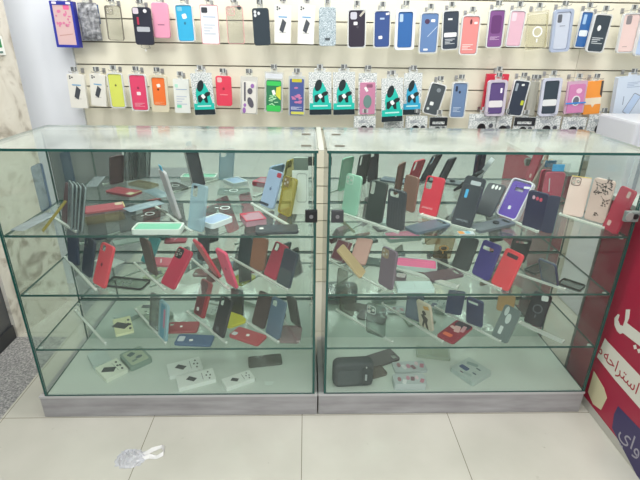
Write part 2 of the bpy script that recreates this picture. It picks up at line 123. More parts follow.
BARS = [
    ('L1', (-0.5674, 0.32), (-0.354, 0.04), 0.008, 'in front of the case with the light blue tag'),
    ('L1', (-0.1917, 0.32), (-0.012, 0.0471), 0.01, 'under the yellow gold case'),
    ('L1', (-0.8449, 0.1615), (-0.7174, 0.04), 0.008, 'under the four edge-on clear cases'),
    ('R1', (0.1, 0.2637), (0.3103, 0.04), 0.01, 'under the mint green cases'),
    ('R1', (0.4055, 0.1916), (0.5513, 0.04), 0.02, 'behind the slate blue case'),
    ('R1', (0.7326, 0.1437), (0.7743, 0.04), 0.01, 'under the purple and navy cases'),
    ('R1', (0.9338, 0.217), (1.019, 0.0791), 0.01, 'under the pale pink wallet cases'),
    ('L2', (-0.9173, 0.2984), (-0.6926, 0.04), 0.008, 'under the coral red case'),
    ('L2', (-0.6341, 0.2453), (-0.4631, 0.04), 0.008, 'under the crimson case'),
    ('L2', (-0.4272, 0.2805), (-0.2481, 0.04), 0.008, 'under the bright pink case'),
    ('L2', (-0.2834, 0.2987), (-0.0519, 0.04), 0.008, 'under the tan and dark red cases'),
    ('R2', (0.1, 0.2716), (0.2837, 0.04), 0.008, 'under the mauve case'),
    ('R2', (0.5045, 0.2898), (0.6845, 0.04), 0.008, 'under the orange red case'),
    ('R2', (0.7816, 0.1683), (0.9062, 0.04), 0.01, 'under the grey clear case with the blue rim'),
    ('R2', (0.3401, 0.1937), (0.5266, 0.0472), 0.022, 'fallen loose across the middle of the shelf'),
    ('L3', (-0.9027, 0.262), (-0.698, 0.04), 0.008, 'left empty at the far left of the lower shelf'),
    ('L3', (-0.6679, 0.2682), (-0.4856, 0.04), 0.008, 'under the blue and pink glitter case'),
    ('L3', (-0.4608, 0.2519), (-0.272, 0.04), 0.008, 'under the red and dark case'),
    ('L3', (-0.2975, 0.2509), (-0.0905, 0.04), 0.008, 'under the brown and slate blue cases'),
    ('L3', (-0.088, 0.22), (-0.012, 0.04), 0.01, 'at the right end of the left lower shelf'),
    ('R3', (0.1329, 0.2635), (0.3245, 0.04), 0.008, 'at the left of the right lower shelf'),
    ('R3', (0.3278, 0.3094), (0.5077, 0.04), 0.008, 'under the white case with a black figure'),
    ('R3', (0.5395, 0.2845), (0.7188, 0.04), 0.008, 'under the navy and grey cases'),
    ('R3', (0.8458, 0.1706), (0.9526, 0.04), 0.02, 'under the black ring case'),
]

WALL = [
    (1, 'bluebox', (-1.0856, 0.965, 1.2587), 0.0144, 0.1013, 0.189, 'E0A8B8', 'blue-framed pink case box hanging leftmost in the top row', {'th': 0.035}),
    (1, 'pouch', (-0.9855, 0.985, 1.2873), 0.0, 0.0915, 0.1594, '8A8C92', 'grey fuzzy pouch hanging in the top row beside the blue-framed box', {}),
    (1, 'clearcase', (-0.8643, 0.965, 1.2909), 0.02, 0.0696, 0.1424, '8C8A80', 'clear case with a grey brown frame in the top row', {'rim': '6F6A62'}),
    (1, 'case', (-0.7384, 0.965, 1.2736), 0.0074, 0.0826, 0.1555, '2C2E3C', 'black case with a red strip and grey label in the top row', {'feat': [('label', 'r', 0.2, 0.1, 0.3, 0.16, 0, 'D8CCD8'), ('lens', 'e', 0.7, 0.1, 0.2, 0.1, 0, 'E8E8EC'), ('print', 'r', 0.28, 0.36, 0.1, 0.2, 0, 'B83050'), ('label', 'r', 0.52, 0.58, 0.7, 0.13, 0, 'B4B8C0')], 'cord': 1}),
    (1, 'case', (-0.664, 0.995, 1.3041), 0.0133, 0.0748, 0.146, 'EBA0BC', 'soft pink case in the top row', {'feat': [('print', 'r', 0.5, 0.62, 0.4, 0.03, 0, 'A87088')]}),
    (1, 'bl', (-0.5464, 0.965, 1.2887), -0.0141, 0.0805, 0.1551, '35AEDC', 'cyan blue case in the top row', {'feat': [('logo', 'a', 0.5, 0.5, 0.16, 0.18, 0, '2A7898'), ('price_sticker', 'r', 0.5, 0.3, 0.28, 0.14, 15, 'F0F4F4'), ('hole', 'r', 0.24, 0.1, 0.3, 0.12, 0, '7CC4DC')]}),
    (1, 'print', (-0.438, 0.965, 1.2817), 0.0102, 0.0786, 0.1598, 'E8E8EC', 'white case card with printed lines and one dark lens patch in the top row', {'rim': 'D88C94'}),
    (1, 'clearcase', (-0.3216, 0.965, 1.2831), -0.0132, 0.0744, 0.156, 'BEBCB0', 'clear case with a pink frame and square lens patch in the top row', {'rim': 'D8A0A0', 'feat': [('lens', 'e', 0.8, 0.04, 0.24, 0.12, 0, '3A4044')]}),
    (1, 'case', (-0.2028, 0.965, 1.2783), -0.0361, 0.0748, 0.1546, '2B3842', 'dark blue black case with three bare lens holes in the top row', {'feat': [('lens', 'e', 0.18, 0.1, 0.16, 0.09, 0, 'D8DCE0'), ('lens', 'e', 0.4, 0.14, 0.16, 0.09, 0, 'D8DCE0'), ('lens', 'e', 0.18, 0.19, 0.16, 0.09, 0, 'D8DCE0')]}),
    (1, 'box', (-0.1107, 0.965, 1.2901), 0.0333, 0.0746, 0.1563, 'E9E9E6', 'left one of two white boxes printed with a dark phone in the top row', {}),
    (1, 'box', (-0.005, 0.965, 1.2872), 0.0412, 0.0748, 0.1608, 'E9E9E6', 'right one of two white boxes printed with a dark phone in the top row', {}),
    (1, 'glit', (0.0966, 0.965, 1.2799), -0.0192, 0.0774, 0.1612, 'A8B8C2', 'silver glitter case in the top row', {'th': 0.02}),
    (1, 'bl', (0.2312, 0.965, 1.2731), -0.0301, 0.0846, 0.162, '2F2838', 'aubergine black case in a clear tray with a striped corner in the top row', {'feat': [('hole', 'r', 0.3, 0.14, 0.4, 0.2, 0, 'C8C8D4'), ('price_sticker', 'r', 0.42, 0.35, 0.24, 0.09, 0, 'F2F2F2'), ('print', 'r', 0.86, 0.07, 0.5, 0.06, 45, 'C4C0B4'), ('logo', 'a', 0.55, 0.45, 0.16, 0.18, 0, '4E4A54')]}),
    (1, 'bl', (0.3474, 0.965, 1.2746), -0.0367, 0.078, 0.1582, '35508C', 'royal blue case with one white sticker low down in the top row', {'feat': [('lens', 'r', 0.5, 0.2, 0.3, 0.05, 0, 'B8C8E0'), ('price_sticker', 'r', 0.85, 0.07, 0.24, 0.06, 10, 'F0F0F4'), ('price_sticker', 'r', 0.4, 0.73, 0.26, 0.09, 5, 'F4F4F6')]}),
    (1, 'tray', (0.4531, 0.965, 1.2673), -0.0317, 0.092, 0.171, '2F66A8', 'bright blue case in a wide white tray in the top row', {'feat': [('hole', 'r', 0.22, 0.16, 0.24, 0.22, 0, 'B4CCE4')]}),
    (1, 'bl', (0.5646, 0.965, 1.2535), -0.0264, 0.0877, 0.1742, '6484B4', 'light steel blue case with a diagonal line in the top row', {'feat': [('lens', 'e', 0.35, 0.2, 0.3, 0.13, 0, '4A3050'), ('price_sticker', 'r', 0.7, 0.18, 0.24, 0.07, 0, 'F4F4F4'), ('print', 'r', 0.7, 0.46, 0.8, 0.015, 45, 'C8D8EC'), ('price_sticker', 'r', 0.35, 0.93, 0.26, 0.05, 0, 'F4F4F4')]}),
    (1, 'bl', (0.6663, 0.965, 1.2699), -0.0693, 0.0785, 0.1676, '35404E', 'dark slate case with a white label band in the top row', {'feat': [('lens', 'r', 0.45, 0.2, 0.3, 0.05, 0, 'E4E8EC'), ('label', 'r', 0.5, 0.62, 0.85, 0.12, 0, 'E8EAEC'), ('label_print', 'lines', 0.5, 0.8, 0.7, 0.16, 0, 'C8CED4')]}),
    (1, 'bl', (0.7475, 0.945, 1.2497), -0.0173, 0.0854, 0.1673, 'E08C8A', 'coral pink case hanging lower than the rest in the top row', {'feat': [('lens', 'e', 0.5, 0.14, 0.14, 0.14, 0, '6A3038'), ('price_sticker', 'r', 0.8, 0.17, 0.2, 0.06, 0, 'F8F0F0'), ('label_print', 'lines', 0.45, 0.82, 0.7, 0.18, 0, 'F6DAD8')]}),
    (1, 'bl', (0.8721, 0.965, 1.2811), -0.0358, 0.0766, 0.1632, '80508C', 'purple case with darker floral pattern in the top row', {'feat': [('print', 'r', 0.5, 0.38, 0.7, 0.5, 0, '64346F'), ('label_print', 'lines', 0.5, 0.76, 0.7, 0.1, 0, 'D0B4D4')]}),
    (1, 'bl', (0.961, 0.965, 1.2865), 0.014, 0.0721, 0.155, 'DDB4C4', 'pale pink case in the top row beside the purple one', {'feat': [('hole', 'r', 0.25, 0.16, 0.34, 0.24, 0, 'E8D0DA')]}),
    (1, 'ringcase', (1.0737, 0.965, 1.2793), -0.1121, 0.0975, 0.1605, 'E4E2C8', 'clear case with a white magnetic ring in the top row', {}),
    (1, 'tray', (1.1857, 0.965, 1.2677), -0.079, 0.0911, 0.1815, 'C4CCDC', 'pale silver blue case with a dark lens patch in a clear tray', {'tray': 'A8B4CC', 'feat': [('lens', 'r', 0.26, 0.16, 0.3, 0.22, 0, '5A5E68'), ('print', 'r', 0.5, 0.36, 0.4, 0.02, 0, '9098A8')]}),
    (1, 'bl', (1.2958, 0.995, 1.2861), 0.0303, 0.057, 0.1579, '3468A8', 'narrow-looking blue case with a white label partly behind the dark slate one', {'feat': [('hole', 'r', 0.35, 0.2, 0.3, 0.28, 0, 'A4C4E4'), ('label', 'r', 0.5, 0.6, 0.8, 0.18, 0, 'E4ECF0')]}),
    (1, 'bl', (1.3532, 0.965, 1.2676), 0.049, 0.083, 0.1635, '37444E', 'dark slate case with printed lines and a white mark in the top row', {'feat': [('print', 'e', 0.4, 0.35, 0.24, 0.16, 0, 'E8ECEC'), ('label_print', 'lines', 0.5, 0.7, 0.75, 0.2, 0, 'C4CCD0')]}),
    (1, 'bl', (1.4998, 0.965, 1.2672), -0.0433, 0.0827, 0.1698, 'E6CCC8', 'pale peach pink case with a grey lens window in the top row', {'feat': [('lens', 'r', 0.35, 0.14, 0.34, 0.24, 0, '8A8488'), ('print', 'r', 0.4, 0.86, 0.3, 0.02, 0, 'B49C9C')]}),
    (1, 'bl', (1.5788, 0.945, 1.2555), -0.0188, 0.094, 0.1856, 'B8CCE8', 'pale blue case cut off by the right edge of the top row', {}),
    (2, 'box', (-1.0867, 0.965, 0.9912), 0.0522, 0.0774, 0.1517, 'E4E3DC', 'white box with a blue strip hanging leftmost in the second row', {}),
    (2, 'box', (-0.9929, 0.965, 1.0013), 0.1075, 0.0702, 0.1432, 'E4E3DC', 'second white box with a blue strip from the left in the second row', {}),
    (2, 'bl', (-0.8996, 0.965, 0.9929), 0.0106, 0.0703, 0.1583, 'D8E06A', 'lime yellow case in the second row', {'feat': [('logo', 'a', 0.5, 0.33, 0.16, 0.18, 0, '6A7040')]}),
    (2, 'bl', (-0.797, 0.965, 0.9799), 0.0141, 0.0823, 0.1681, 'E04A70', 'raspberry pink case in a clear tray in the second row', {'feat': [('logo', 'a', 0.5, 0.36, 0.16, 0.18, 0, '983050'), ('price_sticker', 'r', 0.5, 0.52, 0.26, 0.1, 0, 'F4E4E8'), ('label_print', 'lines', 0.5, 0.85, 0.7, 0.12, 0, 'F0A8B8')]}),
    (2, 'tray', (-0.702, 0.965, 0.9761), 0.0249, 0.0825, 0.1686, 'F07838', 'orange case in a cream box in the second row', {'tray': 'D8D0B8', 'feat': [('logo', 'a', 0.45, 0.42, 0.16, 0.18, 0, '50301C'), ('price_sticker', 'r', 0.5, 0.28, 0.28, 0.12, 10, 'F4F0E8'), ('label_print', 'lines', 0.5, 0.92, 0.8, 0.1, 0, 'F8B488')], 'low': 0.12}),
    (2, 'print', (-0.6022, 0.985, 0.9695), 0.0279, 0.074, 0.1571, 'E4E8E4', 'white case box with green spots in the second row', {'green': 1}),
    (2, 'game', (-0.4897, 0.965, 0.9639), -0.0373, 0.0995, 0.192, '1FC0B0', 'leftmost of the teal gaming accessory packs in the second row', {}),
    (2, 'case', (-0.3951, 0.965, 1.007), 0.0167, 0.0734, 0.1366, 'E0405A', 'strawberry red case with a squared lens window in the second row', {'feat': [('hole', 'r', 0.26, 0.13, 0.3, 0.16, 0, 'E8B8B8'), ('logo', 'a', 0.5, 0.42, 0.16, 0.18, 0, 'A02C40'), ('print', 'r', 0.5, 0.62, 0.5, 0.03, 0, 'F08C98')]}),
    (2, 'art', (-0.2792, 0.965, 0.9705), 0.0474, 0.081, 0.1724, 'DCDAD6', 'white case with violet floral artwork in the second row', {}),
    (2, 'green', (-0.1602, 0.965, 0.9811), 0.0394, 0.0882, 0.1831, '3CB464', 'bright green patterned case in a clear bag in the second row', {}),
    (2, 'sea', (-0.0488, 0.965, 0.9631), 0.0199, 0.0792, 0.1844, '4C5C98', 'blue and pink patterned case with yellow ends in the second row', {}),
    (2, 'game', (0.0683, 0.965, 0.9689), -0.0252, 0.108, 0.1976, '1FC0B0', 'teal gaming accessory pack just right of the blue and pink patterned case', {}),
    (2, 'game', (0.1833, 0.965, 0.97), -0.0333, 0.1058, 0.1979, '1FC0B0', 'teal gaming accessory pack just left of the pink case with a green window', {}),
    (2, 'pinkwin', (0.296, 0.965, 0.971), -0.0284, 0.0868, 0.1937, 'C88AA8', 'pink case with an oval green window in the second row', {}),
    (2, 'game', (0.416, 0.935, 0.9431), -0.0627, 0.1031, 0.2028, '1FC0B0', 'teal gaming accessory pack hanging lowest in the second row', {}),
    (2, 'game', (0.515, 0.965, 0.973), -0.042, 0.0872, 0.1943, '2FA8D0', 'bluish gaming accessory pack left of the tilted dark grey case', {}),
    (2, 'bl', (0.6037, 0.965, 0.9761), 0.2225, 0.0803, 0.1486, '4A5258', 'tilted dark grey case in the second row', {'feat': [('lens', 'e', 0.6, 0.18, 0.3, 0.14, 0, '8A9298'), ('price_sticker', 'r', 0.4, 0.66, 0.26, 0.12, 0, 'E8ECEC'), ('price_sticker', 'e', 0.25, 0.85, 0.2, 0.1, 0, 'C8D0D0')]}),
    (2, 'bl', (0.7395, 0.965, 0.9606), -0.001, 0.0759, 0.1685, '6C86AC', 'grey blue case with two dark lens marks in the second row', {'feat': [('lens', 'r', 0.25, 0.16, 0.16, 0.16, 0, '2C3448'), ('lens', 'e', 0.5, 0.26, 0.16, 0.08, 0, '2C3448'), ('label_print', 'lines', 0.45, 0.78, 0.6, 0.16, 0, 'B8C8DC')]}),
    (2, 'redbox', (0.928, 1.0, 0.9863), 0.0028, 0.1093, 0.1789, 'D03048', 'red box mostly hidden behind the violet case with a white band', {}),
    (2, 'tray', (0.9188, 0.95, 0.9739), -0.033, 0.0951, 0.1673, '5C4880', 'violet case with a white label band in a clear tray', {'tray': 'C4BCCC', 'feat': [('label', 'r', 0.5, 0.68, 1, 0.22, 0, 'E4E0E4'), ('price_sticker', 'r', 0.8, 0.25, 0.14, 0.16, 0, 'F4F0F8')]}),
    (2, 'bl', (1.0221, 0.965, 0.9727), 0.0938, 0.0809, 0.1694, '2C3648', 'dark navy case with a small yellow label in the second row', {'feat': [('hole', 'r', 0.2, 0.18, 0.16, 0.22, 0, '9CA8B4'), ('price_sticker', 'r', 0.6, 0.1, 0.2, 0.06, 10, 'E8ECEC'), ('label', 'r', 0.85, 0.62, 0.2, 0.14, 0, 'C8D040')]}),
    (2, 'clearbox', (1.1015, 0.985, 0.9706), -0.0085, 0.0249, 0.1609, 'B0B0A4', 'left one of two clear cases hanging edge-on beside the dark navy case', {}),
    (2, 'clearbox', (1.1265, 0.995, 0.9693), -0.0119, 0.025, 0.1616, 'B0B0A4', 'right one of two clear cases hanging edge-on beside the dark navy case', {}),
    (2, 'tray', (1.1871, 0.955, 0.9756), -0.0587, 0.0957, 0.1773, '32404C', 'dark slate case with a white label band in a silver tray', {'tray': 'C8CCDC', 'feat': [('label', 'r', 0.5, 0.66, 1, 0.2, 0, 'E4E8E8')]}),
    (2, 'holo', (1.3143, 0.955, 0.9888), -0.0712, 0.0953, 0.152, 'C878A8', 'holographic pink pack with a blue band and round window', {}),
    (2, 'orangebox', (1.4207, 0.985, 0.9832), -0.0889, 0.0798, 0.1568, 'F29A40', 'orange box with a white middle band in the second row', {}),
    (2, 'phonebox', (1.5892, 0.965, 0.9632), -0.0958, 0.1366, 0.2031, 'C8D4E4', 'pale blue white box printed with a tilted phone at the right edge', {'th': 0.03}),
    (3, 'eye', (0.2905, 0.965, 0.7375), -0.0177, 0.1077, 0.2286, 'D8DCD8', 'pack with a round black item behind the counter, farthest left', {'hdr': False}),
    (3, 'eye', (0.4345, 0.965, 0.7281), -0.0202, 0.0981, 0.2298, 'DCD8CC', 'pack with a round black item behind the counter, second from the left', {'hdr': False}),
    (3, 'eye', (0.5466, 0.965, 0.7392), -0.0174, 0.1083, 0.2293, 'D8DCD8', 'pack with a round black item behind the counter, third from the left', {'hdr': False}),
    (3, 'eye', (0.6552, 0.965, 0.7347), -0.0139, 0.0884, 0.23, 'DCD8CC', 'pack with a round black item behind the counter, fourth from the left, black header', {'hdr': True}),
    (3, 'eye', (0.8752, 0.965, 0.7516), -0.0073, 0.1393, 0.2294, 'D8DCD8', 'pack with a round black item behind the counter, fifth from the left, bright white', {'hdr': False}),
    (3, 'eye', (0.9803, 0.965, 0.7419), -0.0031, 0.0788, 0.2304, 'DCD8CC', 'pack with a round black item behind the counter, sixth from the left', {'hdr': False}),
    (3, 'eye', (1.0826, 0.965, 0.7374), 0.0017, 0.1046, 0.2311, 'D8DCD8', 'pack with a round black item behind the counter, fourth from the right, black header', {'hdr': True}),
    (3, 'eye', (1.2014, 0.965, 0.7433), 0.0037, 0.1253, 0.231, 'DCD8CC', 'pack with a round black item behind the counter, third from the right, grey', {'hdr': False}),
    (3, 'eye', (1.3358, 0.965, 0.7389), 0.0033, 0.1206, 0.2318, 'E4E0D0', 'pack with a round black item behind the counter, second from the right', {'hdr': False}),
    (3, 'eye', (1.4669, 0.965, 0.7502), 0.0144, 0.1284, 0.2314, 'E4E0D0', 'pack with a round black item behind the counter, farthest right', {'hdr': False}),
]

ART = {
    'stripe': ((0.0284, 0.3196), (0.0148, 0.3163), (-0.1734, 0.3102), (-0.3505, 0.3054), (-0.3916, 0.2097), (-0.2157, 0.2119), (-0.0757, 0.2161), (0.0392, 0.227)),
    'purple': ((-0.1241, 0.1434), (-0.4111, 0.1645), (-0.5117, -0.0695), (-0.2931, -0.0024), (-0.1303, 0.0487), (-0.1189, 0.1023)),
    'cream': ((0.0332, 0.1672), (-0.0389, 0.1487), (-0.0666, 0.1272), (-0.0573, 0.0624), (-0.0113, 0.0484), (0.0313, 0.0684)),
    'lam': ((-0.026, 0.4738), (-0.0428, 0.4842), (-0.05, 0.4553), (-0.0483, 0.4344), (-0.1183, 0.4384), (-0.2089, 0.4426), (-0.2283, 0.3977), (-0.1349, 0.3996), (-0.045, 0.3918), (-0.0336, 0.3798), (-0.0164, 0.3805), (0.003, 0.3923), (0.0128, 0.415), (0.0026, 0.4379), (-0.0054, 0.4389), (-0.0057, 0.4187), (-0.0213, 0.4085), (-0.0355, 0.4139), (-0.0359, 0.4383)),
    'dot1': (-0.1122, 0.3829),
    'dot2': (-0.1326, 0.3821),
    'text_a': ((0.0301, 0.2655), (-0.1517, 0.2673)),
    'wai': ((-0.1659, 0.0982), (-0.2599, 0.0629)),
    'text_c': (-0.056409086846683776, 0.263194724795099, -1.3126478882089778),
}

POUCH = {'loc': [0.1772542699930765, 0.03, 0.10174469749199422], 'axes': [[0.9978598349090958, 0.06538921834057992, 0.0], [-0.06538921834057992, 0.9978598349090958, 0.0], [0, 0, 1]], 'w': 0.15385717573755567, 'h': 0.10753768844221107}

# ------------------------------------------------------------------ materials
def lin(h):
    if not isinstance(h, str): return (h[0], h[1], h[2], 1)
    v = [int(h[i:i+2], 16)/255 for i in (0, 2, 4)]
    return tuple([(c/12.92 if c <= .04045 else ((c+.055)/1.055)**2.4) for c in v] + [1])
MC = {}
def nodes(name):
    m = bpy.data.materials.new(name); m.use_nodes = True
    return m, m.node_tree.nodes, m.node_tree.links
def mat(col, rough=.42, metal=0, spec=.5):
    k = ('p', col, rough, metal)
    if k in MC: return MC[k]
    m, n, l = nodes('plain_'+str(col)); b = n['Principled BSDF']
    b.inputs['Base Color'].default_value = lin(col); b.inputs['Roughness'].default_value = rough
    b.inputs['Metallic'].default_value = metal; b.inputs['Specular IOR Level'].default_value = spec
    nz = n.new('ShaderNodeTexNoise'); nz.inputs['Scale'].default_value = 90
    bp = n.new('ShaderNodeBump'); bp.inputs['Strength'].default_value = .03
    l.new(nz.outputs['Fac'], bp.inputs['Height']); l.new(bp.outputs[0], b.inputs['Normal'])
    MC[k] = m; return m
def fres(n, l, k=.97, base=.02):
    lw = n.new('ShaderNodeLayerWeight'); lw.inputs['Blend'].default_value = .5
    p = n.new('ShaderNodeMath'); p.operation = 'POWER'; p.inputs[1].default_value = 5
    a = n.new('ShaderNodeMath'); a.operation = 'MULTIPLY_ADD'; a.inputs[1].default_value = k; a.inputs[2].default_value = base
    l.new(lw.outputs['Facing'], p.inputs[0]); l.new(p.outputs[0], a.inputs[0])
    return a.outputs[0]
def glass(name, tint, dust_haze=.0, rough=0.0):
    if name in MC: return MC[name]
    m, n, l = nodes(name); n.remove(n['Principled BSDF']); out = n['Material Output']
    tr = n.new('ShaderNodeBsdfTransparent'); tr.inputs[0].default_value = (*tint, 1)
    gl = n.new('ShaderNodeBsdfGlossy'); gl.inputs['Roughness'].default_value = rough
    mx = n.new('ShaderNodeMixShader'); l.new(fres(n, l), mx.inputs[0]); l.new(tr.outputs[0], mx.inputs[1]); l.new(gl.outputs[0], mx.inputs[2])
    last = mx
    if dust_haze:  # diffuse film: some dust plus milky haze painted over the glass
        df = n.new('ShaderNodeBsdfDiffuse'); df.inputs[0].default_value = (.75, .8, .77, 1)
        tc = n.new('ShaderNodeTexCoord'); nz = n.new('ShaderNodeTexNoise'); nz.inputs['Scale'].default_value = 9; nz.inputs['Detail'].default_value = 6
        l.new(tc.outputs['Object'], nz.inputs['Vector'])
        mr = n.new('ShaderNodeMapRange'); mr.inputs[1].default_value = .3; mr.inputs[2].default_value = .75
        mr.inputs[3].default_value = dust_haze*.5; mr.inputs[4].default_value = dust_haze*1.6
        l.new(nz.outputs['Fac'], mr.inputs[0])
        m2 = n.new('ShaderNodeMixShader'); l.new(mr.outputs[0], m2.inputs[0]); l.new(last.outputs[0], m2.inputs[1]); l.new(df.outputs[0], m2.inputs[2]); last = m2
    l.new(last.outputs[0], out.inputs[0]); MC[name] = m; return m
def clear(col, t=.75, rough=.12):
    k = ('c', col, t)
    if k in MC: return MC[k]
    m, n, l = nodes('clear_plastic'); b = n['Principled BSDF']; out = n['Material Output']
    b.inputs['Base Color'].default_value = lin(col); b.inputs['Roughness'].default_value = rough
    tr = n.new('ShaderNodeBsdfTransparent'); c = lin(col); tr.inputs[0].default_value = tuple(.55+.45*v for v in c[:3])+(1,)
    mx = n.new('ShaderNodeMixShader'); mx.inputs[0].default_value = t
    l.new(b.outputs[0], mx.inputs[1]); l.new(tr.outputs[0], mx.inputs[2]); l.new(mx.outputs[0], out.inputs[0])
    MC[k] = m; return m
def speck(name, cols, scale, rough=.5, kind='noise', detail=4, bump=.0, coord='Object', dist=0):
    if name in MC: return MC[name]
    m, n, l = nodes(name); b = n['Principled BSDF']; b.inputs['Roughness'].default_value = rough
    tc = n.new('ShaderNodeTexCoord')
    if kind == 'noise':
        t = n.new('ShaderNodeTexNoise'); t.inputs['Detail'].default_value = detail; t.inputs['Distortion'].default_value = dist; f = t.outputs['Fac']
    else:
        t = n.new('ShaderNodeTexVoronoi'); f = t.outputs['Color']
    t.inputs['Scale'].default_value = scale; l.new(tc.outputs[coord], t.inputs['Vector'])
    r = n.new('ShaderNodeValToRGB'); l.new(f, r.inputs[0])
    e = r.color_ramp.elements
    for i, (p, c) in enumerate(cols):
        x = e[i] if i < 2 else e.new(p)
        x.position = p; x.color = lin(c)
    l.new(r.outputs[0], b.inputs['Base Color'])
    if bump:
        bp = n.new('ShaderNodeBump'); bp.inputs['Strength'].default_value = bump; l.new(f, bp.inputs['Height']); l.new(bp.outputs[0], b.inputs['Normal'])
    MC[name] = m; return m

GLASS = glass('cabinet_front_glass', (.955, .985, .97), .018)
SHELF = glass('cabinet_shelf_glass', (.965, .985, .972), .035)
TOPG = glass('cabinet_top_glass', (.93, .97, .95), .15, .1)
SIDEG = glass('cabinet_side_glass', (.90, .94, .92), .0)
EDGE = mat('20504A', .25)
STEEL = mat('B6B6B8', .3, .8)
def mirror_mat():
    m, n, l = nodes('mirror_back'); n.remove(n['Principled BSDF'])
    g = n.new('ShaderNodeBsdfGlossy'); g.inputs['Roughness'].default_value = .01; g.inputs['Color'].default_value = (.72, .79, .76, 1)
    l.new(g.outputs[0], n['Material Output'].inputs[0]); return m
MIRROR = mirror_mat()
def alu_mat():
    m = speck('brushed_aluminium', [(.3, '8F8D8F'), (.55, 'A3A2A4'), (.75, 'B0B0B2')], 1, .42)
    n = m.node_tree.nodes; l = m.node_tree.links
    tc = n['Texture Coordinate']; mp = n.new('ShaderNodeMapping'); mp.inputs['Scale'].default_value = (5, 5, 30)
    l.new(tc.outputs['Object'], mp.inputs[0]); l.new(mp.outputs[0], n['Noise Texture'].inputs['Vector'])
    n['Principled BSDF'].inputs['Metallic'].default_value = .1
    return m
ALU = alu_mat()

# ------------------------------------------------------------------ geometry helpers
def mesh_obj(name, vs, fs, ms, parent=None, fm=None, smooth=False):
    me = bpy.data.meshes.new(name); me.from_pydata([tuple(v) for v in vs], [], fs)
    for m in (ms if isinstance(ms, (list, tuple)) else [ms]): me.materials.append(m)
    if fm:
        for p, i in zip(me.polygons, fm): p.material_index = i
    if smooth:
        for p in me.polygons: p.use_smooth = True
    me.validate(); me.update()
    o = bpy.data.objects.new(name, me); C.objects.link(o)
    if parent: o.parent = parent
    return o
def tag(o, label=None, cat=None, group=None, kind=None):
    if label: o['label'] = label
    if cat: o['category'] = cat
    if group: o['group'] = group
    if kind: o['kind'] = kind
    return o
def empty(name, M):
    o = bpy.data.objects.new(name, None); C.objects.link(o); o.empty_display_size = .02; o.matrix_world = M; return o
def boxv(x0, x1, y0, y1, z0, z1):
    v = [(x, y, z) for z in (z0, z1) for y in (y0, y1) for x in (x0, x1)]
    f = [(0, 2, 3, 1), (4, 5, 7, 6), (0, 1, 5, 4), (2, 6, 7, 3), (0, 4, 6, 2), (1, 3, 7, 5)]
    return v, f
def box(name, x0, x1, y0, y1, z0, z1, m, parent=None, bevel=0):
    if bevel:
        import bmesh
        bm = bmesh.new(); v, f = boxv(x0, x1, y0, y1, z0, z1)
        bv = [bm.verts.new(p) for p in v]; [bm.faces.new([bv[i] for i in q]) for q in f]
        bmesh.ops.bevel(bm, geom=bm.edges[:], offset=bevel, segments=2, affect='EDGES', profile=.6)
        bmesh.ops.recalc_face_normals(bm, faces=bm.faces[:])
        me = bpy.data.meshes.new(name); bm.to_mesh(me); bm.free(); me.materials.append(m)
        o = bpy.data.objects.new(name, me); C.objects.link(o)
        if parent: o.parent = parent
        return o
    v, f = boxv(x0, x1, y0, y1, z0, z1)
    return mesh_obj(name, v, f, m, parent)
class MB:
    def __init__(s): s.v = []; s.f = []; s.m = []
    def add(s, v, f, mi=0):
        k = len(s.v); s.v += [tuple(p) for p in v]; s.f += [tuple(i+k for i in q) for q in f]; s.m += [mi]*len(f); return s
    def box(s, *a, mi=0): return s.add(*boxv(*a), mi)
    def prism(s, pts, y0, y1, mi=0):
        n = len(pts); v = [(x, y0, z) for x, z in pts] + [(x, y1, z) for x, z in pts]
        f = [tuple(range(n)), tuple(range(2*n-1, n-1, -1))] + [(i, i+n, (i+1) % n+n, (i+1) % n) for i in range(n)]
        return s.add(v, f, mi)
    def ring(s, a, b, y0, y1, mi=0):
        n = len(a); v = [(x, y0, z) for x, z in a]+[(x, y0, z) for x, z in b]+[(x, y1, z) for x, z in a]+[(x, y1, z) for x, z in b]
        f = []
        for i in range(n):
            j = (i+1) % n
            f += [(i, j, j+n, i+n), (i+2*n, i+3*n, j+3*n, j+2*n), (i, i+2*n, j+2*n, j), (i+n, j+n, j+3*n, i+3*n)]
        return s.add(v, f, mi)
    def tube(s, pts, r, k=6, mi=0):
        P = [Vector(p) for p in pts]; k0 = len(s.v); vs = []
        for i, p in enumerate(P):
            d = (P[min(i+1, len(P)-1)]-P[max(i-1, 0)]).normalized()
            a = d.orthogonal().normalized(); b = d.cross(a)
            rr_ = r[i] if isinstance(r, (list, tuple)) else r
            vs += [p+(a*math.cos(2*PI*j/k)+b*math.sin(2*PI*j/k))*rr_ for j in range(k)]
        f = [(i*k+j, i*k+(j+1) % k, (i+1)*k+(j+1) % k, (i+1)*k+j) for i in range(len(P)-1) for j in range(k)]
        f += [tuple(range(k-1, -1, -1)), tuple((len(P)-1)*k+j for j in range(k))]
        return s.add(vs, f, mi)
    def build(s, name, ms, parent=None, smooth=False):
        return mesh_obj(name, s.v, s.f, ms, parent, s.m, smooth)
def rr(cx, cz, w, h, r, n=5):
    r = min(r, w/2*.98, h/2*.98); P = []
    for sx, sz, a0 in ((1, 1, 0), (-1, 1, 90), (-1, -1, 180), (1, -1, 270)):
        for i in range(n):
            a = math.radians(a0+90*i/(n-1)); P.append((cx+sx*(w/2-r)+r*math.cos(a), cz+sz*(h/2-r)+r*math.sin(a)))
    return P
def ell(cx, cz, w, h, n=20, a0=0): return [(cx+w/2*math.cos(2*PI*i/n+a0), cz+h/2*math.sin(2*PI*i/n+a0)) for i in range(n)]
def rot(pts, cx, cz, deg):
    a = math.radians(deg); c, s_ = math.cos(a), math.sin(a)
    return [(cx+(x-cx)*c-(z-cz)*s_, cz+(x-cx)*s_+(z-cz)*c) for x, z in pts]
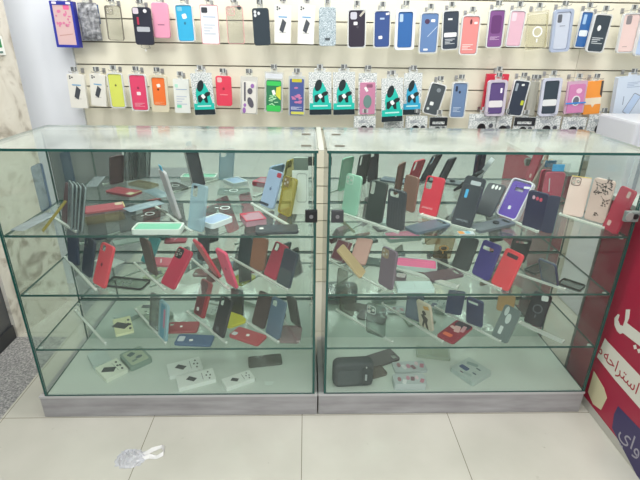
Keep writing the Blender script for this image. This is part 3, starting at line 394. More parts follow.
def shell(w, h, t, r, hole=None):
    """open tray-shaped back cover; hole = (cx, cz, hw, hh, hr) in metres"""
    L = [rr(0, h/2, w-.003, h-.003, r-.0015), rr(0, h/2, w, h, r), rr(0, h/2, w, h, r), rr(0, h/2, w-.0036, h-.0036, r-.0018), rr(0, h/2, w-.0036, h-.0036, r-.0018)]
    Y = [0, .0015, t, t, .002]
    n = len(L[0]); v = []; f = []; m = []
    for P, y in zip(L, Y): v += [(x, y, z) for x, z in P]
    def br(a, b, mi):
        for i in range(n):
            j = (i+1) % n; f.append((a*n+i, a*n+j, b*n+j, b*n+i)); m.append(mi)
    br(1, 0, 0); br(2, 1, 0); br(3, 2, 0); br(4, 3, 1)
    if hole:
        H = rr(*hole)
        v += [(x, 0, z) for x, z in H]+[(x, .002, z) for x, z in H]
        br(0, 5, 0); br(5, 6, 0); br(6, 4, 1)
    else:
        f.append(tuple(range(n))); m.append(0); f.append(tuple(range(5*n-1, 4*n-1, -1))); m.append(1)
    return v, f, m
def apple(cx, cz, s):
    P = []
    for i in range(28):
        a = 2*PI*i/28; r = s/2*(1-.13*math.exp(-((a-PI/2)/.35)**2)-.09*math.exp(-((a-3*PI/2)/.3)**2))
        x, z = r*math.cos(a)*.92, r*math.sin(a)
        d = math.hypot(x-s*.56, z-s*.06)
        if d < s*.2: x = s*.56-(s*.2)*math.sqrt(max(0, 1-((z-s*.06)/(s*.2))**2))
        P.append((cx+x, cz+z))
    return P
def text_obj(name, s, size, M, m, parent=None, ext=.0002, align='CENTER'):
    cu = bpy.data.curves.new(name, 'FONT'); cu.body = s; cu.size = size; cu.extrude = ext; cu.align_x = align; cu.align_y = 'CENTER'
    to = bpy.data.objects.new(name+'_c', cu); C.objects.link(to)
    dg = bpy.context.evaluated_depsgraph_get(); me = bpy.data.meshes.new_from_object(to.evaluated_get(dg))
    bpy.data.objects.remove(to); me.transform(M); me.materials.clear(); me.materials.append(m)
    o = bpy.data.objects.new(name, me); C.objects.link(o)
    if parent: o.parent = parent
    return o
FACE = Matrix.Rotation(PI/2, 4, 'X')    # text plane xy -> xz, facing -y

# ------------------------------------------------------------------ surface features on a case (visible face is local y = 0, facing -y)
PN = {'price_sticker': 'price_sticker', 'lens': 'lens_opening', 'hole': 'lens_window', 'print': 'printed_patch', 'label': 'label', 'label_print': 'printed_lines', 'logo': 'logo', 'tag': 'tag', 'film': 'film_piece', 'lens_bar': 'lens_slot'}
def feat(p, w, h, F, y=0, z0=0, k=0):
    nm, sh, u, v, fw, fh, r, col = F
    cx, cz = (u-.5)*w, z0+(1-v)*h; ww, hh = fw*w, fh*h
    t = .0004+.00025*k
    b = MB()
    if sh == 'r': b.prism(rot(rr(cx, cz, ww, hh, min(ww, hh)*.25), cx, cz, r), y-t, y-.00002)
    elif sh == 'e': b.prism(ell(cx, cz, ww, hh), y-t, y-.00002)
    elif sh == 'a': b.prism(apple(cx, cz, ww), y-t, y-.00002); b.prism(rot(ell(cx+ww*.06, cz+ww*.66, ww*.14, ww*.3, 8), cx+ww*.06, cz+ww*.66, -35), y-t, y-.00002)
    elif sh == 'lines':
        for i in range(4):
            q = ww*(.95-.22*((i*37) % 3)); b.prism(rr(cx-ww/2+q/2, cz+hh/2-hh*(i+.5)/4, q, hh/9, hh/30), y-t, y-.00002)
    elif sh == 'figure':
        b.prism(ell(cx, cz+hh*.28, ww*.35, hh*.22, 12), y-t, y-.00002)
        b.prism([(cx-ww*.32, cz+hh*.12), (cx-ww*.1, cz+hh*.2), (cx+ww*.3, cz+hh*.05), (cx+ww*.18, cz-hh*.15), (cx+ww*.26, cz-hh*.5), (cx+ww*.05, cz-hh*.45), (cx-ww*.05, cz-hh*.2), (cx-ww*.25, cz-hh*.5), (cx-ww*.34, cz-hh*.4), (cx-ww*.16, cz-hh*.1)], y-t*1.1, y-.00002)
    return b.build(PN.get(nm, nm), mat(col, .5), p)
def lens3(p, w, h, style, col):
    s = w*.46; cx, cz = -w/2+s/2+w*.06, h-s/2-w*.06
    if style == 'sqline':
        MB().ring(rr(cx, cz, s, s, s*.25), rr(cx, cz, s*.86, s*.86, s*.2), -.0012, -.00002).build('lens_frame', mat(col), p)
    else:
        MB().prism(rr(cx, cz, s, s, s*.25), -.0012, -.00002).build('lens_frame', mat(col), p)
    for dx, dz in ((-.22, .22), (-.22, -.22), (.22, 0)):
        a = ell(cx+dx*s, cz+dz*s, s*.3, s*.3, 16)
        MB().ring(a, ell(cx+dx*s, cz+dz*s, s*.2, s*.2, 16), -.0022, -.0012 if style != 'sqline' else -.00002).prism(ell(cx+dx*s, cz+dz*s, s*.2, s*.2, 16), -.0018, -.0012 if style != 'sqline' else -.00002, 1).build('lens_ring', [mat('B9B5AC' if style != 'sqline' else col, .3, .3), mat('3A3C40' if style == 'tri' else 'D6D2C8', .3)], p)
def case_parts(p, w, h, t, col, o, z0=0, dy=0):
    """a back cover with whatever the photo shows on it"""
    r = w*.15; hole = None
    if 'cut' in o and not o.get('cutc'):
        u, v, cw, ch = o['cut']; hole = ((u-.5)*w*1.0, (1-v)*h, cw*w, ch*h, min(cw*w, ch*h)*.28)
        hole = (max(-w/2+cw*w/2+.005, min(w/2-cw*w/2-.005, hole[0])), min(h-ch*h/2-.005, hole[1])) + hole[2:]
    if 'clear' in o: m = clear(col, .38+.55*o['clear'])
    elif o.get('glit'): m = speck('glitter', [(.2, '8496A0'), (.5, 'A9B9C2'), (.8, 'D8E2E8')], 400, .25, 'v')
    else: m = mat(col, .38)
    m2 = mat(o['inner']) if 'inner' in o else m
    v, f, fm = shell(w, h, t, r, hole)
    v = [(x, y+dy, z+z0) for x, y, z in v]
    sh = mesh_obj('shell', v, f, [m, m2], p, fm)
    if o.get('cutc'):
        u, vv, cw, ch = o['cut']; feat(p, w, h, ('hole', 'r', u, vv, cw, ch, 0, o['cutc']), dy, z0)
    if 'rimcut' in o and hole:
        MB().ring(rr(hole[0], hole[1], hole[2]+.004, hole[3]+.004, hole[4]+.002), rr(*hole), -.001, .001).build('lens_frame', mat('2A2226'), p)
    for i, F in enumerate(o.get('feat', [])): feat(p, w, h, F, dy, z0, i)
    if 'cam' in o: lens3(p, w, h, o['cam'], o['camc'])
    if 'ring' in o:
        a = w*.52; cz = h*.5; rm = mat(o['ring'])
        b = MB().ring(ell(0, cz, a, a, 28), ell(0, cz, a*.76, a*.76, 28), -.001, -.0001); b.prism(rr(0, cz-a*.82, a*.14, a*.36, .002), -.001, -.0001); b.build('magnetic_ring', rm, p)
    if 'rim' in o:
        MB().ring(rr(0, h/2+z0, w+.0024, h-.0002, r), rr(0, h/2+z0, w-.004, h-.004, r-.002), dy-.0008, dy+t*.6).build('frame', mat(o['rim']), p)
    if 'txt' in o:
        s_, u, v_, c = o['txt']; text_obj('lettering', s_, w*.13, Matrix.Translation(((u-.5)*w, dy-.0004, (1-v_)*h)) @ FACE, mat(c), p)
    if o.get('ribs'):
        b = MB()
        for i in range(5): b.box(-w*.3+i*w*.15-.0008, -w*.3+i*w*.15+.0008, dy-.0006, dy, h*.1, h*.72)
        b.build('ribs', mat('4A5056'), p)
    if 'knob' in o:
        MB().ring(ell(0, h*.6, w*.36, w*.36, 20), ell(0, h*.6, w*.24, w*.24, 20), -.006, 0).prism(ell(0, h*.6, w*.24, w*.24, 20), -.004, 0).build('ring_holder', mat(o['knob'], .3, .4), p)
    if o.get('gold'):
        feat(p, w, h, ('lens', 'r', .3, .14, .4, .18, 0, 'D8CDB0'), dy, z0, 1)
        feat(p, w, h, ('print', 'r', .5, .02, .9, .03, 0, 'D8C890'), dy, z0, 2)
    if o.get('gilt'): feat(p, w, h, ('print', 'r', .5, .012, .95, .02, 0, 'E8C868'), dy, z0, 1)
    if 'tag' in o and isinstance(o['tag'], str): box('hang_tag', -w*.2, w*.2, .002, .004, h*.97, h*1.1, mat(o['tag']), p)
    if o.get('flowers'):
        rnd = random.Random(3); b = MB(); cm = mat('40322E')
        def br(x, z, a, L, d):
            x2, z2 = x+L*math.sin(a), z+L*math.cos(a)
            q = Vector((math.cos(a), 0, -math.sin(a)))*.0005
            b.prism([(x-q.x, z-q.z), (x+q.x, z+q.z), (x2+q.x, z2+q.z), (x2-q.x, z2-q.z)], -.0006, -.0001)
            for i in range(2): b.prism(ell(x2+rnd.uniform(-.004, .004), z2+rnd.uniform(-.004, .004), .005, .004, 7), -.0006-.0001*i, -.0001)
            if d: br(x2, z2, a-.6, L*.7, d-1); br(x2, z2, a+.5, L*.75, d-1)
        br(-w*.42, h*.94, 2.5, h*.12, 3); br(-w*.38, h*.9, 1.7, h*.14, 3); br(w*.02, h*.62, 2.4, h*.1, 2); br(-w*.1, h*.12, .6, h*.06, 1)
        b.build('floral_print', cm, p)
    if o.get('flip'):
        b = MB(); P = rr(0, h*.5, w*.5, h*.97, w*.1)
        a = math.radians(22); c_, s_ = math.cos(a), math.sin(a)
        vs = []; n = len(P)
        for yy in (0, .004):
            for x, z in P:
                X = x+w*.25; vs.append((w/2+X*c_-yy*s_, X*s_+yy*c_+.001, z))
        fs = [tuple(range(n)), tuple(range(2*n-1, n-1, -1))]+[(i, i+n, (i+1) % n+n, (i+1) % n) for i in range(n)]
        mesh_obj('cover_flap', vs, fs, mat('22284A', .5), p)
    return sh
def tab(p, w, h, m, s=.3):
    b = MB().ring(rr(0, h+.008, w*s, .02, .005), rr(0, h+.0105, w*s*.5, .006, .003), .003, .0045)
    return b.build('hang_tab', m, p)
def slab(p, name, w, h, t, m, r=.003, y0=0, z0=0):
    return MB().prism(rr(0, z0+h/2, w, h, r), y0, y0+t).build(name, m, p)

def phone_print(p, w, h, rnd=0, y=-.0002, tint='E8E8E6'):
    """printing of the plain white phone case box: a blue strip, a tilted dark phone, two lens dots"""
    feat(p, w, h, ('label', 'r', .5, .31, .52, .035, 0, '6FA6D0'), 0, 0, 0)
    cx, cz = 0, h*.47; s = w*.27
    P = [(cx-s*.75, cz-s*1.0), (cx+s*.1, cz-s*1.55), (cx+s*.8, cz+s*.6), (cx-s*.05, cz+s*1.4)]
    MB().prism(P, -.0012, -.00002).build('printed_phone', mat('474C54'), p)
    feat(p, w, h, ('print', 'r', .5, .72, .4, .012, 0, '9A9C9C'), 0, 0, 0)
    b = MB()
    for dx, dz in ((.14, .06), (.14, .12), (.27, .09)): b.prism(ell((dx-.5)*w+.002, h*(1-dz), w*.1, w*.1, 10), -.0008, -.00002)
    b.build('printed_lenses', mat('3A3E44'), p)

def game_pack(p, w, h, col):
    slab(p, 'bag', w, h, .006, speck('speckled_bag', [(.35, '9AA4A8'), (.5, 'D2D8D8'), (.62, 'ECEEEE')], 190, .3, detail=1), .004)
    slab(p, 'dark_footer', w*.98, h*.13, .001, mat('1E2A32'), .001, -.001, .002)
    slab(p, 'teal_band', w*.96, h*.15, .001, mat(col), .001, -.0012, h*.135)
    feat(p, w, h, ('label_print', 'r', .5, .78, .66, .03, 0, 'C8F0EC'), -.0012)
    P = [(-.3, .28), (-.34, .5), (-.3, .62), (-.1, .78), (.12, .76), (.25, .62), (.36, .42), (.4, .28)]
    MB().prism([(x*w, z*h) for x, z in P], -.0016, -.0001).build('teal_print', mat(col), p)
    b = MB()
    b.prism(rot(ell(-w*.08, h*.7, w*.3, h*.28, 16), -w*.08, h*.7, -18), -.002, -.0001)
    b.prism(rot(ell(w*.2, h*.5, w*.34, h*.1, 12), w*.2, h*.5, 25), -.0021, -.0001)
    b.prism([(-w*.26, h*.46), (-w*.1, h*.5), (w*.18, h*.46), (w*.2, h*.3), (w*.08, h*.3), (0, h*.4), (-w*.16, h*.3), (-w*.26, h*.32)], -.0022, -.0001)
    b.build('dark_figure_print', mat('1C2A2E'), p)
    feat(p, w, h, ('price_sticker', 'r', .5, .55, .16, .1, 35, 'F2F4F4'), -.0022)
    tab(p, w, h, clear('E8ECEC', .5), .5)

NAMES = {}
def build(kind, p, w, h, t, col, o):
    """fills thing p with the parts of its kind; returns (name, category)"""
    if kind == 'case':
        case_parts(p, w, h, t, col, o)
        if o.get('cord'):
            MB().tube([(w*.2, .004, 0), (w*.26, .004, -.012), (0, .004, -.018), (-w*.25, .004, -.01), (-w*.2, .004, 0)], .0012).build('cord', mat('707468'), p)
            box('charm', -.003, .003, .002, .006, -.027, -.018, mat('E4E4E0'), p)
        return 'phone_case', 'phone case'
    if kind in ('bl', 'tray'):
        th_wall = t == .012
        m = .075 if kind == 'bl' else o.get('m', .17 if th_wall else .1)
        low = o.get('low', 0)
        tc = o.get('tray', 'E4E8EC'); a, b = w, h; cw, ch = w*(1-m*1.6), h*(1-m*.75-low)
        zc = h*m*.35+low*h
        tm = mat(tc, .3) if kind == 'tray' else clear('EEF1F2', .25)
        MB().ring(rr(0, h/2, w, h, w*.15), rr(0, zc+ch/2, cw, ch, cw*.13), -.003, t).build('tray', tm, p)
        MB().prism(rr(0, h/2, w*.96, h*.97, w*.13), t-.002, t-.0008).build('tray_back', mat(tc, .4), p)
        case_parts(p, cw*.985, ch*.985, t-.003, col, {k: v for k, v in o.items() if k in ('feat', 'cut', 'cutc')}, z0=zc+ch*.0075, dy=-.0005) if not o.get('cut') else case_parts(p, cw*.985, ch*.985, t-.003, col, {k: v for k, v in o.items() if k in ('feat', 'cut')})
        return 'phone_case_in_tray', 'phone case'
    if kind == 'clearcase':
        case_parts(p, w, h, .009, 'D4D4CA', {'clear': .9, 'rim': o['rim'], 'feat': o.get('feat', []), 'cam': 'sqline', 'camc': o['rim']}); return 'clear_phone_case', 'phone case'
    if kind == 'ringcase':
        case_parts(p, w*.9, h*.92, .009, 'ECEAD8', {'clear': 1, 'ring': 'F6F8FA'}); MB().ring(rr(0, h/2, w, h, .006), rr(0, h*.48, w*.92, h*.94, .006), 0, .012).build('package', clear('ECEAD8', .7), p); return 'clear_phone_case', 'phone case'
    if kind == 'glit':
        case_parts(p, w, h, .02, col, {'glit': 1, 'feat': [('print', 'r', .5, .82, .3, .07, 0, '4A5258')]}); return 'glitter_phone_case', 'phone case'
    if kind == 'print':
        slab(p, 'box', w, h, .016, mat(col), .004)
        feat(p, w, h, ('print', 'r', .5, .3, .7, .018, 0, '8CA4C8'), 0); feat(p, w, h, ('label_print', 'lines', .5, .62, .7, .3, 0, 'C4CCD8'), 0)
        if o.get('green'):
            feat(p, w, h, ('print', 'r', .3, .8, .3, .09, 0, '7CDCB4'), 0, 0, 1); feat(p, w, h, ('print', 'r', .2, .2, .2, .1, 0, 'B4E4D0'), 0, 0, 1)
        else:
            MB().prism(rr(-w*.26, h*.87, w*.34, h*.14, .005), -.001, -.0001).build('printed_lenses', mat('3A3E46'), p)
            MB().ring(rr(0, h/2, w*1.02, h*1.01, .006), rr(0, h/2, w*.97, h*.975, .005), -.0008, .004).build('frame', mat(o['rim']), p)
        tab(p, w, h, clear('E8ECE8', .4)); return 'phone_case_box', 'phone case box'
    if kind == 'box':
        slab(p, 'box', w, h, .018, mat(col), .002); phone_print(p, w, h); tab(p, w, h, mat('E2E2DE'), .4); return 'phone_case_box', 'phone case box'
    if kind == 'bluebox':
        box('side_box', -w/2+.001, w/2, .001, t, 0, h, mat('2C2F94'), p, .002)
        MB().ring(rr(0, h/2, w, h, .004), rr(0, h*.49, w*.8, h*.86, .002), -.002, .0008).build('blue_frame', mat('2C36A0'), p)
        slab(p, 'window_card', w*.8, h*.86, .0006, mat('D8B8B8'), .002, 0, h*.06)
        b = MB(); rnd = random.Random(5)
        for i in range(16): b.prism(ell(w*rnd.uniform(-.3, .3), h*rnd.uniform(.45, .8), .012*rnd.uniform(.5, 1.3), .012*rnd.uniform(.5, 1.2), 9), -.0006-.0001*(i % 4), .0001)
        b.build('pink_flower_print', mat('D880A4'), p)
        feat(p, w, h, ('print', 'r', .68, .13, .26, .1, 0, 'E86C9C'), 0); feat(p, w, h, ('print', 'r', .5, .72, .6, .02, 8, 'C49894'), 0)
        feat(p, w, h, ('label', 'r', .2, .04, .2, .05, 0, 'E8E4EC'), -.002); feat(p, w, h, ('label', 'r', .8, .04, .2, .05, 0, 'E8E4EC'), -.002)
        return 'phone_case_box', 'phone case box'
    if kind == 'pouch':
        m = speck('fuzzy_grey', [(.3, '4E5054'), (.5, '8A8C92'), (.68, 'BCBEC2')], 60, .9, detail=6, bump=.6)
        b = MB(); n = 12; vs = []; fs = []
        for side in (-1, 1):
            for i in range(n+1):
                for j in range(n+1):
                    u, v = i/n*2-1, j/n*2-1
                    d = max(0, (1-abs(u)**3)*(1-abs(v)**3))**.5
                    vs.append((u*w/2*(1-.05*v*v+.03*math.sin(5*v)), .015+side*.018*d, h/2+v*h/2*(1-.03*u*u)))
        N = (n+1)**2
        for s_ in (0, 1):
            for i in range(n):
                for j in range(n):
                    a = s_*N+i*(n+1)+j; q = (a, a+n+1, a+n+2, a+1); fs.append(q if s_ == 0 else q[::-1])
        mesh_obj('pouch_body', vs, fs, m, p, smooth=True)
        box('blue_edge_card', w*.42, w*.5, .02, .024, h*.45, h*.95, mat('3C5A8C'), p); return 'fuzzy_pouch', 'pouch'
    if kind == 'game': game_pack(p, w, h, col); return 'gaming_accessory_pack', 'accessory pack'
    if kind == 'art':
        slab(p, 'package', w, h, .012, clear('E0E0DC', .3), .003, .001); slab(p, 'case_back', w*.8, h*.84, .004, mat('E2E0DA'), .008, -.003, .004)
        b = MB(); b.prism(ell(w*.06, h*.62, w*.3, h*.16), -.0042, -.0031); b.prism(rot(ell(w*.1, h*.3, w*.34, h*.3, 10), 0, h*.3, 20), -.0042, -.0031); b.prism(rr(-w*.24, h*.6, w*.1, h*.5, .002), -.0041, -.0031); b.build('grey_artwork', mat('5C5A66'), p)
        for q in ((-.28, .1, .2, .16), (-.24, .24, .16, .1), (.2, .76, .22, .12)): MB().prism(ell(q[0]*w, q[1]*h, q[2]*w, q[3]*h, 12), -.0044, -.0031).build('violet_artwork', mat('9A6CB4'), p)
        tab(p, w, h, mat('E8E8DC'), .4); return 'patterned_phone_case', 'phone case'
    if kind == 'green':
        slab(p, 'bag', w, h, .006, clear('E0E4E4', .55), .003, .002); H = h*.78
        slab(p, 'case_back', w*.8, H, .005, mat('2C7C54'), .008, -.003, .004)
        [MB().prism(rr(0, H*a_, w*.76, H*c_, .006), -.0036, -.0031).build('bright_green_print', mat('3CC45C'), p) for a_, c_ in ((.12, .2), (.92, .14))]
        MB().prism([(w*.1, H*.55), (w*.38, H*.4), (w*.38, H*.85), (w*.14, H*.8)], -.0038, -.0031).build('yellow_print', mat('D4D850'), p)
        b = MB()
        for i in range(10): b.prism(rot(rr(random.Random(i).uniform(-.25, .15)*w, H*(.26+.03*i), w*.22, .004, .002), 0, H*.4, (i*47) % 60-30), -.004-.0001*(i % 3), -.0031)
        b.build('pale_print', mat('B4E8B8'), p); feat(p, w, h, ('price_sticker', 'r', .5, .5, .16, .12, 20, 'F0F4F0'), -.004)
        feat(p, w, h, ('label', 'r', .5, .1, .9, .12, 0, 'D8DCE4'), .002); return 'patterned_phone_case', 'phone case'
    if kind == 'sea':
        slab(p, 'package', w, h, .014, mat('C4C8C4'), .006, .001); slab(p, 'case_back', w*.84, h*.9, .004, mat('4A5A98'), .006, -.003, h*.03)
        feat(p, w, h, ('label', 'r', .5, .11, .6, .08, 0, 'C8C030'), -.003); feat(p, w, h, ('label', 'r', .55, .92, .8, .07, 0, 'D0D060'), -.003); feat(p, w, h, ('label_print', 'lines', .5, .8, .7, .08, 0, 'D8DCE8'), -.003)
        b = MB(); rnd = random.Random(9)
        for i in range(14): b.prism(rot(ell(rnd.uniform(-.25, .25)*w, h*rnd.uniform(.34, .74), .02, .009, 8), 0, h*.5, rnd.uniform(-30, 30)), -.0035-.0001*(i % 4), -.003)
        b.build('pink_print', mat('C87CA8'), p); tab(p, w, h, mat('D4D4D0'), .6); return 'patterned_phone_case', 'phone case'
    if kind == 'pinkwin':
        slab(p, 'bag', w, h, .006, speck('speckled_bag', [(.35, '9AA4A8'), (.5, 'D2D8D8'), (.62, 'ECEEEE')], 190, .3, detail=1), .003, .002); slab(p, 'case_back', w*.84, h*.76, .005, mat('C884A4'), .006, -.003, .004)
        MB().prism(ell(0, h*.33, w*.46, h*.32, 24), -.0045, -.003).build('green_window', mat('6C8C88'), p)
        feat(p, w, h, ('price_sticker', 'r', .42, .38, .14, .12, 30, 'F0F0F0'), -.004); feat(p, w, h, ('lens', 'r', .6, .3, .34, .08, 0, '8C5470'), -.003); return 'windowed_phone_case', 'phone case'
    if kind == 'redbox': box('box', -w/2, w/2, 0, .02, 0, h, mat(col), p, .002); feat(p, w, h, ('label', 'r', .5, .06, .3, .06, 0, 'F0D8D8'), 0); return 'phone_case_box', 'phone case box'
    if kind == 'clearbox': box('box', -w/2, w/2, 0, .05, 0, h, clear('C8C8BC', .3), p, .002); tab(p, w, h, clear('E0E0DC', .4), .6); return 'clear_phone_case', 'phone case'
    if kind == 'holo':
        slab(p, 'bag', w, h, .01, clear('D8B4CC', .2), .004, .001); slab(p, 'case_back', w*.8, h*.88, .004, mat('CC80B0', .2), .008, -.003, .004)
        feat(p, w, h, ('print', 'e', .6, .3, .3, .16, 0, 'ECC4DC'), -.003)
        MB().ring(ell(0, h*.4, w*.42, w*.5, 24), ell(0, h*.4, w*.32, w*.4, 24), -.005, -.003).prism(ell(0, h*.4, w*.32, w*.4, 24), -.0036, -.003, 1).build('round_window', [mat('E0E0E4'), mat('6C6C7C')], p)
        MB().prism(rr(0, h*.33, w*1.04, .007, .003), -.0062, -.0052).build('blue_band', mat('3C8CDC'), p); return 'holographic_pack', 'accessory pack'
    if kind == 'orangebox':
        slab(p, 'box', w, h, .016, mat(col), .002); slab(p, 'white_band', w*1.002, h*.2, .001, mat('E8DCC4'), .0005, -.001, h*.3)
        MB().prism([(w*.36, h*.99), (w*.49, h*.99), (w*.49, h*.5), (w*.36, h*.6)], -.0012, -.0001).build('dark_edge_print', mat('4A4442'), p)
        MB().prism([(-w*.12, h*.3), (w*.12, h*.3), (0, h*.2)], -.0012, -.0001).build('white_arrow_print', mat('E8DCC4'), p); return 'phone_case_box', 'phone case box'
    if kind == 'phonebox':
        slab(p, 'box', w, h, t, mat(col), .004)
        P = rot(rr(w*.12, h*.35, w*.3, h*.5, .008), w*.12, h*.35, -28); Q = rot(rr(w*.12, h*.35, w*.26, h*.46, .006), w*.12, h*.35, -28)
        MB().ring(P, Q, -.0012, -.0001).prism(Q, -.0008, -.0001, 1).build('printed_phone', [mat('8C94A4'), mat('B4C8E4')], p)
        feat(p, w, h, ('print', 'r', .3, .55, .03, .2, 0, '8A94A8'), 0); feat(p, w, h, ('label_print', 'lines', .6, .2, .5, .14, 0, 'A0B0C8'), 0); feat(p, w, h, ('print', 'e', .5, .9, .12, .06, 0, '4C8CD8'), 0, 0, 2)
        tab(p, w, h, mat('D4DCE8'), .3); return 'phone_case_box', 'phone case box'
    if kind == 'eye':
        slab(p, 'bag', w, h, .008, speck('speckled_bag', [(.35, '9AA4A8'), (.5, 'D2D8D8'), (.62, 'ECEEEE')], 190, .3, detail=1), .004, .001)
        slab(p, 'insert_card', w*.7, h*.55, .001, mat(col), .004, -.0012, h*.1)
        z = h-.068 if not o.get('hdr') else h-.07
        MB().prism(ell(-w*.04, z, .04, .046, 22), -.009, -.001).build('round_black_item', mat('14181C', .3), p)
        MB().prism(ell(w*.3, z+.012, .022, .022, 14), -.003, -.001).build('round_print', mat('50545C'), p)
        if o.get('hdr'):
            MB().ring(rr(0, h-.022, w*.98, .04, .003), rr(0, h-.028, w*.7, .014, .002), -.002, 0).build('black_header', mat('22262C'), p)
        else: feat(p, w, h, ('label_print', 'lines', .5, .12, .6, .06, 0, '8C94A0'), .001)
        tab(p, w, h, clear('E0E4E4', .5), .3); return 'accessory_pack', 'accessory pack'
    # ---- things lying or standing in the cabinets
    if kind == 'sleeve':
        b = MB(); rnd = random.Random(int(w*1e4)); n = 9; vs = []; fs = []
        for s_ in (0, 1):
            for i in range(n+1):
                for j in range(n+1):
                    u, v = i/n-.5, j/n
                    e = (1-(2*u)**6)*(1-(2*v-1)**6)
                    vs.append((u*w, t/2+(s_*2-1)*(t*.42*e)+rnd.uniform(-.0012, .0012)*e, v*h))
        N = (n+1)**2
        for s_ in (0, 1):
            for i in range(n):
                for j in range(n):
                    a = s_*N+i*(n+1)+j; q = (a, a+n+1, a+n+2, a+1); fs.append(q if s_ == 0 else q[::-1])
        mesh_obj('plastic_sleeve', vs, fs, clear(col, .3, .1), p); slab(p, 'inner_card', w*.7, h*.8, .002, mat(col), .004, t/2-.001, h*.1)
        return 'plastic_sleeve', 'plastic sleeve'
    if kind == 'card':
        slab(p, 'box', w, h, t, mat(col), .002); feat(p, w, h, ('print', 'r', .5, .5, .5, .012, 0, 'B8C4C0'), 0)
        MB().ring(rr(0, h/2, w*.94, h*.96, .003), rr(0, h/2, w*.9, h*.93, .003), -.0004, -.00002).build('printed_border', mat('BECAC6'), p); return 'card_box', 'box'
    if kind == 'outline':
        slab(p, 'box', w, h, t, mat(col), .002)
        MB().ring(rr(w*.1, h*.6, w*.62, h*.66, .008), rr(w*.1, h*.6, w*.58, h*.63, .007), -.0006, -.00002).build('printed_outline', mat('8C9694'), p)
        return 'phone_case_box', 'phone case box'
    if kind == 'cardphone':
        slab(p, 'box', w, h, t, mat(col), .003)
        cx, cz, s_ = 0, h*.38, w*.26
        MB().prism([(cx-s_, cz-s_*.3), (cx-s_*.2, cz-s_*1.1), (cx+s_, cz+s_*.3), (cx+s_*.2, cz+s_*1.1)], -.0008, -.0001).build('printed_phone', mat('4A5050'), p)
        feat(p, w, h, ('print', 'r', .5, .33, .6, .012, 0, '6A706C'), 0)
        b = MB()
        for dx, dz in ((-.25, .84), (.05, .88), (.3, .84), (0, .78)): b.prism(ell(dx*w, dz*h, w*.13, w*.09, 8), -.0008, -.0001)
        b.build('printed_lenses', mat('5A605C'), p); return 'phone_case_box', 'phone case box'
    if kind == 'framed':
        slab(p, 'box', w, h, t, mat('8FA396'), .012); slab(p, 'window_card', w*.78, h*.84, .001, mat('B8C4AC'), .008, -.001, h*.08)
        for q in (('print', 'r', .4, .3, .3, .2, 20, '5C7070'), ('print', 'e', .6, .6, .3, .16, 0, '6C7C7C'), ('print', 'r', .35, .7, .24, .1, 10, '889A90')): feat(p, w, h, q, -.001)
        return 'phone_case_box', 'phone case box'
    if kind == 'scrap':
        b = MB().prism([(-w/2, 0), (w*.3, h*.06), (w/2, h*.7), (-w*.2, h)], 0, .001); b.build('paper', mat(col), p); return 'paper_scrap', 'paper scrap'
    if kind == 'sachet':
        slab(p, 'packet', w, h, t, mat('D4DCE0'), .003); feat(p, w, h, ('print', 'r', .5, .8, .9, .34, 0, 'E89C50'), 0); feat(p, w, h, ('print', 'r', .5, .4, .7, .3, 0, '7CBCD8'), 0, 0, 1); return 'paper_packet', 'packet'
    if kind == 'pinkbox':
        slab(p, 'box', w, h, t, clear('D8A8B8', .3), .003)
        MB().ring(rr(0, h/2, w, h, .003), rr(0, h/2, w*.86, h*.88, .003), -.001, .002).build('red_edge', mat('C83C58'), p); box('red_seal', -w/2, -w*.3, -.0012, t*.8, 0, h*.3, mat('C82848'), p); return 'small_packet', 'packet'
    if kind == 'bag':
        slab(p, 'clear_bag', w, h*1.05, .002, clear('E4E8EA', .94, .08), .003, -.004)
        case_parts(p, w*.82, h*.82, .009, col, {}); box('hanger_card', -w*.25, w*.25, -.006, -.0045, h*.86, h*1.03, mat(o['hanger']), p)
        feat(p, w, h, ('price_sticker', 'r', .3, .5, .05, .34, 8, 'F4E8EC'), 0); return 'bagged_phone_case', 'phone case'
    if kind == 'pinkpack':
        slab(p, 'package', w, h, t, mat('BCC4C4', .25), .008); rnd = random.Random(int(h*1e4))
        for i, c in enumerate(('C08090', 'D8C0C4', '8C6C74', 'C890A0', 'E0E0E0', 'A47C84')):
            feat(p, w, h, ('print', 'e' if i % 2 else 'r', .2+.6*rnd.random(), .12+.14*i, .4, .12, rnd.uniform(-30, 30), c), 0, 0, i)
        return 'patterned_package', 'package'
    if kind == 'patbox':
        slab(p, 'box', w, h, t, mat(col), .006)
        for i, q in enumerate((('print', 'r', .3, .62, .34, .2, 0, '46587C'), ('print', 'e', .65, .3, .2, .06, 10, '5A6A70'), ('print', 'e', .72, .6, .16, .06, 0, '5A6A78'), ('print', 'r', .35, .25, .4, .16, 25, '93A5A0'), ('print', 'e', .4, .88, .14, .05, 0, '7A6C70'), ('print', 'r', .6, .8, .3, .1, 12, 'A9BAB4'))): feat(p, w, h, q, 0, 0, i)
        return 'phone_case_box', 'phone case box'
    raise Exception(kind)

def axes(yaw, lean):
    X = Vector((math.cos(yaw), math.sin(yaw), 0)); n = Vector((-math.sin(yaw), math.cos(yaw), 0))
    Z = Vector((0, 0, 1))*math.cos(lean)+n*math.sin(lean)
    return X, Z.cross(X), Z
def frame(loc, X, Y, Z):
    return Matrix(((X[0], Y[0], Z[0], loc[0]), (X[1], Y[1], Z[1], loc[1]), (X[2], Y[2], Z[2], loc[2]), (0, 0, 0, 1)))

